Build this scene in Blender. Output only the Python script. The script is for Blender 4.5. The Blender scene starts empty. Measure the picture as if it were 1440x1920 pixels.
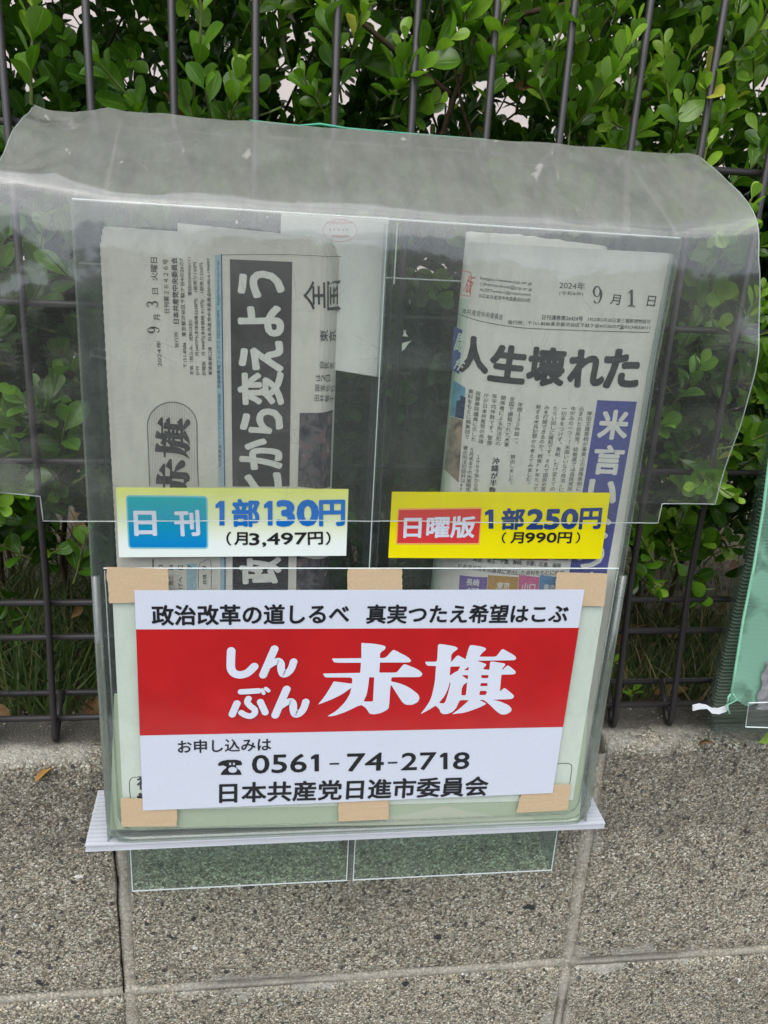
import bpy, bmesh, math, random
import numpy as np
from mathutils import Vector, Matrix, noise as mnoise

S = bpy.context.scene
COL = S.collection
random.seed(7)

# ------------------------------------------------------------------ camera
F_PX = 1578.4                         # focal length for a 1440 x 1920 frame
YAW, PITCH, ROLL = 0.144212, 0.331394, 0.056702
CAM = Vector((0.160698, -0.590383, 0.271891))
cy, sy, cp, sp = math.cos(YAW), math.sin(YAW), math.cos(PITCH), math.sin(PITCH)
FWD = Vector((sy*cp, cy*cp, -sp)); RT0 = Vector((cy, -sy, 0)); UP0 = RT0.cross(FWD)
RT = RT0*math.cos(ROLL) + UP0*math.sin(ROLL); UP = UP0*math.cos(ROLL) - RT0*math.sin(ROLL)
cd = bpy.data.cameras.new('camera'); co = bpy.data.objects.new('camera', cd); COL.objects.link(co)
m = Matrix((RT, UP, -FWD)).transposed().to_4x4(); m.translation = CAM; co.matrix_world = m
cd.sensor_fit = 'VERTICAL'; cd.sensor_height = 24; cd.lens = F_PX/1920*24
cd.clip_start = 0.01; cd.clip_end = 200
S.camera = co

# ------------------------------------------------------------------ light
SUN_EL, SUN_AZ = math.radians(62), math.radians(205)      # azimuth: clockwise from +Y
w = bpy.data.worlds.new('World'); S.world = w; w.use_nodes = True
nt = w.node_tree; bg = nt.nodes['Background']; sk = nt.nodes.new('ShaderNodeTexSky')
sk.sky_type = 'NISHITA'; sk.sun_disc = False; sk.sun_elevation = SUN_EL; sk.sun_rotation = SUN_AZ
sk.air_density = 1.0; sk.dust_density = 1.6; sk.ozone_density = 0.6; sk.altitude = 50
hs = nt.nodes.new('ShaderNodeHueSaturation'); hs.inputs['Saturation'].default_value = 0.42
nt.links.new(sk.outputs[0], hs.inputs['Color']); nt.links.new(hs.outputs[0], bg.inputs[0]); bg.inputs[1].default_value = 0.15
sl = bpy.data.lights.new('sun', 'SUN'); sl.energy = 1.0; sl.angle = math.radians(75); sl.color = (1, 0.97, 0.92)
so = bpy.data.objects.new('sun', sl); COL.objects.link(so)
sd = Vector((math.sin(SUN_AZ)*math.cos(SUN_EL), math.cos(SUN_AZ)*math.cos(SUN_EL), math.sin(SUN_EL)))
so.rotation_euler = sd.to_track_quat('Z', 'Y').to_euler()
S.view_settings.view_transform = 'Standard'; S.view_settings.look = 'None'
S.view_settings.exposure = 1.1; S.view_settings.gamma = 1
S.render.engine = 'CYCLES'
S.cycles.transparent_max_bounces = 40; S.cycles.max_bounces = 8; S.cycles.diffuse_bounces = 3; S.cycles.glossy_bounces = 3; S.cycles.caustics_reflective = False

# ------------------------------------------------------------------ helpers
def at(x, y, Y):
    """world point on the vertical plane at depth Y (metres) for a photo pixel"""
    d = FWD + RT*((x-720)/F_PX) - UP*((y-960)/F_PX)
    t = (Y-CAM.y)/d.y
    return CAM + d*t

def at_z(x, y, z):
    d = FWD + RT*((x-720)/F_PX) - UP*((y-960)/F_PX)
    return CAM + d*((z-CAM.z)/d.z)

def srgb(r, g, b):
    f = lambda c: (c/255/12.92) if c/255 <= 0.04045 else ((c/255+0.055)/1.055)**2.4
    return (f(r), f(g), f(b), 1)

OFF = {}
def put(name, me, mat=None, parent=None, kind=None):
    o = bpy.data.objects.new(name, me); COL.objects.link(o)
    if mat is not None and me is not None and not me.materials: me.materials.append(mat)
    if parent is not None: o.parent = parent
    if kind: o['kind'] = kind
    return o

def mesh(name, verts, faces, mat=None, parent=None, kind=None, smooth=False, root=None):
    """verts in world coordinates; shifted by the thing's origin when it has a parent"""
    off = OFF.get(parent.name if parent is not None else None, Vector((0, 0, 0)))
    me = bpy.data.meshes.new(name)
    me.from_pydata([tuple(Vector(v)-off) for v in verts], [], faces)
    if smooth: me.polygons.foreach_set('use_smooth', [True]*len(me.polygons))
    me.update()
    o = put(name, me, mat, parent, kind)
    OFF[o.name] = off
    return o

def thing(name, label, cat, loc=(0, 0, 0), group=None):
    o = bpy.data.objects.new(name, None); COL.objects.link(o); o.location = loc
    o.empty_display_size = 0.02
    o['label'] = label; o['category'] = cat
    if group: o['group'] = group
    OFF[o.name] = Vector(loc)
    return o

def tag(o, label, cat, group=None):
    o['label'] = label; o['category'] = cat
    if group: o['group'] = group
    return o

def bevel(o, wd, seg=2):
    b = o.modifiers.new('bevel', 'BEVEL'); b.width = wd; b.segments = seg; b.limit_method = 'ANGLE'
    return o

class MB:
    def __init__(s): s.v = []; s.f = []
    def box(s, x0, x1, y0, y1, z0, z1):
        n = len(s.v)
        s.v += [(x0,y0,z0),(x1,y0,z0),(x1,y1,z0),(x0,y1,z0),(x0,y0,z1),(x1,y0,z1),(x1,y1,z1),(x0,y1,z1)]
        s.f += [tuple(n+i for i in q) for q in ((3,2,1,0),(4,5,6,7),(0,1,5,4),(1,2,6,5),(2,3,7,6),(3,0,4,7))]
        return s
    def tube(s, pts, r, n=8, caps=True):
        pts = [Vector(p) for p in pts]; rs = r if isinstance(r, (list, tuple)) else [r]*len(pts)
        up = None; base = len(s.v)
        for i, p in enumerate(pts):
            d = (pts[min(i+1, len(pts)-1)]-pts[max(i-1, 0)]).normalized()
            if up is None:
                up = Vector((0, 0, 1)) if abs(d.z) < 0.9 else Vector((0, 1, 0))
            a = d.cross(up).normalized(); up = a.cross(d).normalized()
            for k in range(n):
                t = 2*math.pi*k/n
                s.v.append(tuple(p+(a*math.cos(t)+up*math.sin(t))*rs[i]))
        for i in range(len(pts)-1):
            for k in range(n):
                a0 = base+i*n+k; b0 = base+i*n+(k+1) % n
                s.f.append((a0, b0, b0+n, a0+n))
        if caps:
            s.f.append(tuple(base+k for k in range(n))[::-1]); s.f.append(tuple(base+(len(pts)-1)*n+k for k in range(n)))
        return s
    def slab(s, quad, th):
        """four corner points (front face, counter-clockwise seen from -Y), thickness towards +Y"""
        n = len(s.v); q = [Vector(p) for p in quad]
        s.v += [tuple(p) for p in q]+[tuple(p+Vector((0, th, 0))) for p in q]
        s.f += [(n,n+1,n+2,n+3),(n+7,n+6,n+5,n+4)]+[(n+i, n+4+i, n+4+(i+1) % 4, n+(i+1) % 4) for i in range(4)]
        return s
    def build(s, name, mat=None, parent=None, kind=None, smooth=False):
        return mesh(name, s.v, s.f, mat, parent, kind, smooth)

def px_quad(pts, Y):
    return [at(x, y, Y) for x, y in pts]

def px_slab(name, pts, Y, th, mat, parent=None):
    """pts: TL, TR, BR, BL pixels on plane Y"""
    q = px_quad(pts, Y); q = [q[3], q[2], q[1], q[0]]
    return MB().slab(q, th).build(name, mat, parent)

# ------------------------------------------------------------------ materials
class NT:
    def __init__(s, name):
        s.m = bpy.data.materials.new(name); s.m.use_nodes = True; s.t = s.m.node_tree; s.t.nodes.clear()
        s.out = s.n('ShaderNodeOutputMaterial')
    def n(s, t, **kw):
        nd = s.t.nodes.new(t)
        for k, v in kw.items():
            if k in nd.inputs.keys() if isinstance(k, str) else False: nd.inputs[k].default_value = v
            else:
                setattr(nd, k, v)
        return nd
    def l(s, a, b): s.t.links.new(a, b)
    def pos(s):
        g = s.n('ShaderNodeNewGeometry'); return g.outputs['Position']
    def tex(s, kind, scale, vec=None, **kw):
        nd = s.t.nodes.new(kind); nd.inputs['Scale'].default_value = scale
        for k, v in kw.items():
            if k in nd.inputs: nd.inputs[k].default_value = v
            else: setattr(nd, k, v)
        s.l(vec if vec is not None else s.pos(), nd.inputs['Vector'])
        return nd
    def ramp(s, fac, stops, interp='LINEAR'):
        r = s.t.nodes.new('ShaderNodeValToRGB'); r.color_ramp.interpolation = interp
        e = r.color_ramp.elements
        while len(e) < len(stops): e.new(0.5)
        for i, (p, c) in enumerate(stops): e[i].position = p; e[i].color = c if isinstance(c, tuple) else (c, c, c, 1)
        s.l(fac, r.inputs[0]); return r.outputs[0]
    def mix(s, fac, a, b, mode='MIX'):
        nd = s.t.nodes.new('ShaderNodeMix'); nd.data_type = 'RGBA'; nd.blend_type = mode
        for v, i in ((fac, 0), (a, 6), (b, 7)):
            if isinstance(v, (int, float)) and i == 0: nd.inputs[0].default_value = v
            elif isinstance(v, tuple): nd.inputs[i].default_value = v
            else: s.l(v, nd.inputs[i])
        return nd.outputs[2]
    def math(s, op, a, b=None, c=None):
        nd = s.t.nodes.new('ShaderNodeMath'); nd.operation = op
        for v, i in ((a, 0), (b, 1), (c, 2)):
            if v is None: continue
            if isinstance(v, (int, float)): nd.inputs[i].default_value = v
            else: s.l(v, nd.inputs[i])
        return nd.outputs[0]
    def bump(s, h, strength=0.5, dist=0.001, prev=None):
        b = s.t.nodes.new('ShaderNodeBump'); b.inputs['Strength'].default_value = strength; b.inputs['Distance'].default_value = dist
        s.l(h, b.inputs['Height'])
        if prev is not None: s.l(prev, b.inputs['Normal'])
        return b.outputs[0]
    def principled(s, color, rough=0.6, spec=0.4, normal=None, **kw):
        p = s.t.nodes.new('ShaderNodeBsdfPrincipled')
        if isinstance(color, tuple): p.inputs['Base Color'].default_value = color
        else: s.l(color, p.inputs['Base Color'])
        if isinstance(rough, (int, float)): p.inputs['Roughness'].default_value = rough
        else: s.l(rough, p.inputs['Roughness'])
        p.inputs['Specular IOR Level'].default_value = spec
        for k, v in kw.items(): p.inputs[k].default_value = v
        if normal is not None: s.l(normal, p.inputs['Normal'])
        return p.outputs[0]
    def done(s, sh): s.l(sh, s.out.inputs['Surface']); return s.m

def simple(name, col, rough=0.6, spec=0.4, noise_scale=300, amt=0.12, bump=0.15, **kw):
    a = NT(name); nz = a.tex('ShaderNodeTexNoise', noise_scale, Detail=4.0)
    c = a.mix(1.0, col, a.ramp(nz.outputs['Fac'], [(0.3, 1-amt), (0.7, 1.0)]), 'MULTIPLY')
    b = a.bump(nz.outputs['Fac'], bump, 0.0005)
    return a.done(a.principled(c, rough, spec, b, **kw))

def clear(name, tint=(0.93, 0.955, 0.94, 1), haze=0.03, gloss=1.0, rough=0.04, dust_sheen=None, bumpscale=14, bumpstr=0.25, hazecol=(0.75, 0.78, 0.76, 1), streak=False, bdist=0.004):
    """thin clear plastic: see-through, mirror-like at grazing angles, faintly milky"""
    a = NT(name)
    nz = a.tex('ShaderNodeTexNoise', bumpscale, Detail=3.0, Roughness=0.45)
    bn = a.bump(nz.outputs['Fac'], bumpstr, bdist)
    tr = a.t.nodes.new('ShaderNodeBsdfTransparent'); tr.inputs[0].default_value = tint
    gl = a.t.nodes.new('ShaderNodeBsdfGlossy'); gl.inputs['Roughness'].default_value = rough; a.l(bn, gl.inputs['Normal'])
    gl.inputs[0].default_value = (0.95, 0.97, 1, 1)
    gi = a.t.nodes.new('ShaderNodeNewGeometry'); dp = a.t.nodes.new('ShaderNodeVectorMath'); dp.operation = 'DOT_PRODUCT'
    a.l(bn, dp.inputs[0]); a.l(gi.outputs['Incoming'], dp.inputs[1])
    one = a.math('SUBTRACT', 1.0, a.math('MINIMUM', a.math('ABSOLUTE', dp.outputs['Value']), 1.0))
    fres = a.math('MULTIPLY_ADD', a.math('POWER', one, 5.0), 0.9, 0.042)
    df = a.t.nodes.new('ShaderNodeBsdfDiffuse'); df.inputs[0].default_value = hazecol
    tl = a.t.nodes.new('ShaderNodeBsdfTranslucent'); tl.inputs[0].default_value = hazecol
    md = a.t.nodes.new('ShaderNodeMixShader'); md.inputs[0].default_value = 0.5; a.l(df.outputs[0], md.inputs[1]); a.l(tl.outputs[0], md.inputs[2])
    m1 = a.t.nodes.new('ShaderNodeMixShader'); a.l(tr.outputs[0], m1.inputs[1]); a.l(md.outputs[0], m1.inputs[2])
    # scuffs and dust, plus milky sky reflection painted in, stronger where it tilts up
    n2 = a.tex('ShaderNodeTexNoise', 22, Detail=7.0, Roughness=0.7)
    hz = a.math('MULTIPLY', a.ramp(n2.outputs['Fac'], [(0.3, 0.6), (0.75, 1.4)]), haze)
    if dust_sheen:
        g = a.t.nodes.new('ShaderNodeNewGeometry'); sx = a.t.nodes.new('ShaderNodeSeparateXYZ'); a.l(g.outputs['True Normal'], sx.inputs[0])
        up = a.math('ABSOLUTE', sx.outputs[2])
        upr = a.ramp(up, [(0.05, 0.0), (0.30, 0.36), (0.75, 1.0)])
        mp3 = a.t.nodes.new('ShaderNodeMapping'); mp3.inputs['Scale'].default_value = (1, 0.3, 0.3); a.l(a.pos(), mp3.inputs[0]); n3 = a.tex('ShaderNodeTexNoise', 90, mp3.outputs[0], Detail=8.0, Roughness=0.7)
        dd = a.math('MULTIPLY', a.math('MULTIPLY', upr, dust_sheen), a.ramp(n3.outputs['Fac'], [(0.32, 0.80), (0.7, 1.10)]))
        hz = a.math('ADD', hz, dd)
        # old fold lines and grime caught in them
        n5 = a.tex('ShaderNodeTexNoise', 6.5, Detail=4.0, Roughness=0.5)
        ln = a.ramp(n5.outputs['Fac'], [(0.488, 0.0), (0.4905, 1.0), (0.493, 0.0)])
        n6 = a.tex('ShaderNodeTexNoise', 30, Detail=5.0)
        sm_ = a.math('MULTIPLY', a.ramp(n6.outputs['Fac'], [(0.52, 0.0), (0.78, 0.28)]), upr)
        dk = a.math('MINIMUM', a.math('ADD', a.math('MULTIPLY', ln, 0.30), sm_), 0.8)
        hc = a.mix(dk, hazecol, (0.20, 0.21, 0.19, 1)); a.l(hc, df.inputs[0]); a.l(hc, tl.inputs[0])
    if streak:
        mp = a.t.nodes.new('ShaderNodeMapping'); mp.inputs['Scale'].default_value = (1, 1, 0.06); a.l(a.pos(), mp.inputs[0])
        n4 = a.tex('ShaderNodeTexNoise', 70, mp.outputs[0], Detail=5.0, Roughness=0.6)
        hz = a.math('ADD', hz, a.math('MULTIPLY', a.ramp(n4.outputs['Fac'], [(0.48, 0.0), (0.8, 1.0)]), streak))
        vo = a.tex('ShaderNodeTexVoronoi', 35, None, feature='DISTANCE_TO_EDGE')
        hz = a.math('ADD', hz, a.math('MULTIPLY', a.ramp(vo.outputs['Distance'], [(0.0, 1.0), (0.006, 0.0)]), a.math('MULTIPLY', a.ramp(n2.outputs['Fac'], [(0.52, 0.0), (0.6, 1.0)]), 0.25)))
    a.l(hz, m1.inputs[0])
    m2 = a.t.nodes.new('ShaderNodeMixShader'); a.l(a.math('MINIMUM', a.math('MULTIPLY', fres, gloss), 1.0), m2.inputs[0])
    a.l(m1.outputs[0], m2.inputs[1]); a.l(gl.outputs[0], m2.inputs[2])
    return a.done(m2.outputs[0])

M = {}
M['vinyl'] = clear('vinyl_sheet', tint=(0.94, 0.96, 0.945, 1), haze=0.065, gloss=1.45, rough=0.09, dust_sheen=0.58, bumpscale=30, bumpstr=0.45, hazecol=(0.52, 0.525, 0.48, 1), streak=0.06, bdist=0.002)
M['vinyl_rim'] = clear('vinyl_rim', tint=(0.85, 0.9, 0.88, 1), haze=0.5, gloss=1.5, rough=0.1, hazecol=(0.8, 0.85, 0.82, 1))
M['acrylic'] = clear('acrylic', tint=(0.985, 0.993, 0.99, 1), haze=0.006, gloss=0.8, rough=0.03, bumpscale=6, bumpstr=0.12, streak=0.03)
M['acrylic_green'] = clear('acrylic_green', tint=(0.905, 0.968, 0.93, 1), haze=0.004, gloss=0.7, rough=0.03, bumpscale=6, bumpstr=0.12, streak=0.01)
M['acrylic_side'] = clear('acrylic_side', tint=(0.74, 0.79, 0.77, 1), haze=0.16, gloss=1.0, rough=0.08, hazecol=(0.42, 0.48, 0.47, 1), streak=0.1)
M['acrylic_edge'] = simple('acrylic_cut_edge', (0.72, 0.80, 0.78, 1), 0.25, 0.6)
M['sleeve'] = clear('clear_sleeve', tint=(0.985, 0.99, 0.985, 1), haze=0.006, gloss=1.0, rough=0.02, bumpscale=18, bumpstr=0.35, bdist=0.002)
M['sleeve_rim'] = clear('sleeve_rim', tint=(0.80, 0.85, 0.80, 1), haze=0.25, gloss=1.5, rough=0.1, hazecol=(0.50, 0.54, 0.47, 1), streak=0.15)
M['fence'] = simple('dark_bronze_paint', (0.030, 0.026, 0.026, 1), 0.42, 0.5, 900, 0.3, 0.25)
M['white_plastic'] = simple('white_twinwall_plastic', (0.54, 0.565, 0.61, 1), 0.35, 0.5, 60, 0.08)
M['tape'] = simple('beige_tape', srgb(200, 176, 143), 0.7, 0.2, 500, 0.10)
M['white_tie'] = simple('white_nylon', (0.80, 0.83, 0.86, 1), 0.4, 0.5)
M['ink'] = simple('black_ink', (0.012, 0.013, 0.016, 1), 0.35, 0.4, amt=0.1)
M['news_ink'] = simple('newspaper_ink', (0.055, 0.055, 0.058, 1), 0.8, 0.2, 900, 0.4)
M['news_grey'] = simple('newspaper_grey_ink', (0.16, 0.16, 0.16, 1), 0.8, 0.2, 900, 0.3)
M['news_black'] = simple('newspaper_solid_black', (0.060, 0.058, 0.058, 1), 0.8, 0.2, 700, 0.35)
M['news_blue'] = simple('newspaper_blue_ink', (0.09, 0.10, 0.33, 1), 0.8, 0.2, 500, 0.25)
M['news_cyan'] = simple('newspaper_cyan_ink', (0.36, 0.52, 0.57, 1), 0.8, 0.2, 500, 0.2)
M['news_darkblue'] = simple('newspaper_dark_blue_ink', (0.04, 0.07, 0.20, 1), 0.8, 0.2)
M['news_red'] = simple('newspaper_red_ink', (0.65, 0.13, 0.09, 1), 0.8, 0.2)
M['stamp'] = simple('stamp_red_ink', (0.75, 0.30, 0.27, 1), 0.8, 0.2)
M['white_ink'] = simple('white_print', (0.65, 0.70, 0.79, 1), 0.3, 0.4, 40, 0.05, 0.05)
M['news_reverse'] = simple('newspaper_unprinted', (0.74, 0.73, 0.67, 1), 0.9, 0.1, 300, 0.1)
M['blue_price'] = simple('price_blue_ink', (0.0, 0.17, 0.62, 1), 0.4, 0.4)
M['navy_price'] = simple('price_navy_ink', (0.008, 0.045, 0.20, 1), 0.4, 0.4)
M['green_cord'] = simple('green_plastic_cord', (0.06, 0.36, 0.22, 1), 0.4, 0.5)
M['stem'] = simple('shoot_bark', (0.16, 0.20, 0.05, 1), 0.6, 0.3, 200, 0.4)
M['wood'] = simple('branch_bark', (0.12, 0.085, 0.05, 1), 0.85, 0.2, 250, 0.5, 0.6)

def paper_mat(name, col, wrinkle=0.25, rough=0.9, ghost=0.0, spec=0.15, lines=False):
    a = NT(name); n1 = a.tex('ShaderNodeTexNoise', 40, Detail=5.0); n2 = a.tex('ShaderNodeTexNoise', 900, Detail=3.0)
    c = a.mix(1.0, col, a.ramp(n2.outputs['Fac'], [(0.3, 0.93), (0.7, 1.0)]), 'MULTIPLY')
    if ghost:   # the print of the page behind shows through
        mp = a.t.nodes.new('ShaderNodeMapping'); mp.inputs['Scale'].default_value = (1, 1, 0.35); a.l(a.pos(), mp.inputs[0])
        n3 = a.tex('ShaderNodeTexNoise', 160, mp.outputs[0], Detail=2.0)
        c = a.mix(1.0, c, a.ramp(n3.outputs['Fac'], [(0.45, 1.0), (0.65, 1.0-ghost)]), 'MULTIPLY')
    b = a.bump(n1.outputs['Fac'], wrinkle, 0.003)
    return a.done(a.principled(c, rough, spec, b))
M['news_paper'] = paper_mat('newsprint', (0.68, 0.655, 0.575, 1), 0.35, ghost=0.07)
M['news_paper_white'] = paper_mat('newsprint_pale', (0.72, 0.705, 0.635, 1), 0.3, ghost=0.06)
M['envelope'] = paper_mat('envelope_paper', (0.78, 0.79, 0.74, 1), 0.3, ghost=0.05)
M['sheet'] = paper_mat('pale_green_sheet', (0.72, 0.81, 0.71, 1), 0.2, 0.5, ghost=0.04)
M['back_sheet'] = paper_mat('sage_sheet', (0.44, 0.54, 0.38, 1), 0.2, 0.5)
M['back_sheet2'] = paper_mat('pale_sage_print', (0.54, 0.59, 0.46, 1), 0.2, 0.5)
M['sign_paper'] = paper_mat('coated_paper', (0.62, 0.67, 0.76, 1), 0.18, 0.35, spec=0.5)
def glossy_print(name, col, lo=0.85):
    a = NT(name); n1 = a.tex('ShaderNodeTexNoise', 25, Detail=6.0, Roughness=0.6); n0 = a.tex('ShaderNodeTexNoise', 9, Detail=3.0)
    c = a.mix(1.0, col, a.ramp(n1.outputs['Fac'], [(0.35, lo), (0.65, 1.0)]), 'MULTIPLY')
    b = a.bump(n0.outputs['Fac'], 0.3, 0.003)
    return a.done(a.principled(c, 0.12, 0.6, b))
M['red'] = glossy_print('red_print', (0.50, 0.013, 0.015, 1))
M['red_label'] = glossy_print('red_label_print', (0.66, 0.045, 0.045, 1))
M['yellow'] = glossy_print('yellow_print', (0.84, 0.74, 0.0, 1), 0.92)
M['orange_rim'] = glossy_print('orange_rim_print', (0.90, 0.42, 0.12, 1))
M['cyan_rim'] = glossy_print('cyan_rim_print', (0.22, 0.60, 0.70, 1))
def grad(name, z0, z1, c0, c1, rough=0.3):
    a = NT(name); sx = a.t.nodes.new('ShaderNodeSeparateXYZ'); a.l(a.pos(), sx.inputs[0])
    mr = a.t.nodes.new('ShaderNodeMapRange'); a.l(sx.outputs[2], mr.inputs[0]); mr.inputs[1].default_value = z0; mr.inputs[2].default_value = z1
    return a.done(a.principled(a.mix(mr.outputs[0], c0, c1), rough, 0.4))

# leaf: colour attribute 'tint' = (tone, across, along)
def leaf_mat():
    a = NT('hedge_leaf'); at_ = a.t.nodes.new('ShaderNodeAttribute'); at_.attribute_name = 'tint'
    sp_ = a.t.nodes.new('ShaderNodeSeparateColor'); a.l(at_.outputs['Color'], sp_.inputs[0])
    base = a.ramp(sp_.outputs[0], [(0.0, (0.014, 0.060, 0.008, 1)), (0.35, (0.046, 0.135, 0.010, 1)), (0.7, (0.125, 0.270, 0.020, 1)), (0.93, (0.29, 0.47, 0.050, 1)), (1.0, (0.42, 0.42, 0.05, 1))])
    nz = a.tex('ShaderNodeTexNoise', 120, Detail=3.0)
    base = a.mix(1.0, base, a.ramp(nz.outputs['Fac'], [(0.3, 0.8), (0.7, 1.1)]), 'MULTIPLY')
    vein = a.ramp(sp_.outputs[1], [(0.0, 1.0), (0.13, 0.0)])
    rim = a.ramp(sp_.outputs[1], [(0.86, 0.0), (1.0, 1.0)])
    c = a.mix(a.math('MULTIPLY', vein, 0.45), base, (0.22, 0.38, 0.06, 1))
    c = a.mix(a.math('MULTIPLY', rim, 0.22), c, (0.30, 0.48, 0.10, 1))
    b = a.bump(a.math('ADD', vein, a.math('MULTIPLY', nz.outputs['Fac'], 0.6)), 0.35, 0.0006)
    p = a.principled(c, 0.30, 0.55, b)
    tl = a.t.nodes.new('ShaderNodeBsdfTranslucent'); a.l(a.mix(1.0, c, (1.5, 1.7, 0.6, 1), 'MULTIPLY'), tl.inputs[0])
    mx = a.t.nodes.new('ShaderNodeMixShader'); mx.inputs[0].default_value = 0.28; a.l(p, mx.inputs[1]); a.l(tl.outputs[0], mx.inputs[2])
    return a.done(mx.outputs[0])
M['leaf'] = leaf_mat()
def dry_mat(name, c0, c1):
    a = NT(name); nz = a.tex('ShaderNodeTexNoise', 60, Detail=6.0)
    c = a.ramp(nz.outputs['Fac'], [(0.3, c0), (0.7, c1)])
    return a.done(a.principled(c, 0.7, 0.3, a.bump(nz.outputs['Fac'], 0.5, 0.001)))
M['dry_leaf'] = dry_mat('dry_leaf', (0.10, 0.055, 0.022, 1), (0.33, 0.20, 0.09, 1))
M['tan_leaf'] = dry_mat('tan_leaf', (0.28, 0.14, 0.03, 1), (0.52, 0.33, 0.09, 1))
M['soil'] = dry_mat('soil', (0.035, 0.026, 0.017, 1), (0.14, 0.11, 0.075, 1))
def grass_mat():
    a = NT('grass_blades'); at_ = a.t.nodes.new('ShaderNodeAttribute'); at_.attribute_name = 'tint'
    sp_ = a.t.nodes.new('ShaderNodeSeparateColor'); a.l(at_.outputs['Color'], sp_.inputs[0])
    c = a.ramp(sp_.outputs[0], [(0.0, (0.03, 0.07, 0.013, 1)), (0.6, (0.065, 0.12, 0.024, 1)), (0.85, (0.15, 0.16, 0.05, 1)), (1.0, (0.34, 0.28, 0.13, 1))])
    p = a.principled(c, 0.5, 0.4); tl = a.t.nodes.new('ShaderNodeBsdfTranslucent'); a.l(c, tl.inputs[0])
    mx = a.t.nodes.new('ShaderNodeMixShader'); mx.inputs[0].default_value = 0.3; a.l(p, mx.inputs[1]); a.l(tl.outputs[0], mx.inputs[2])
    return a.done(mx.outputs[0])
M['grass'] = grass_mat()

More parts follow.
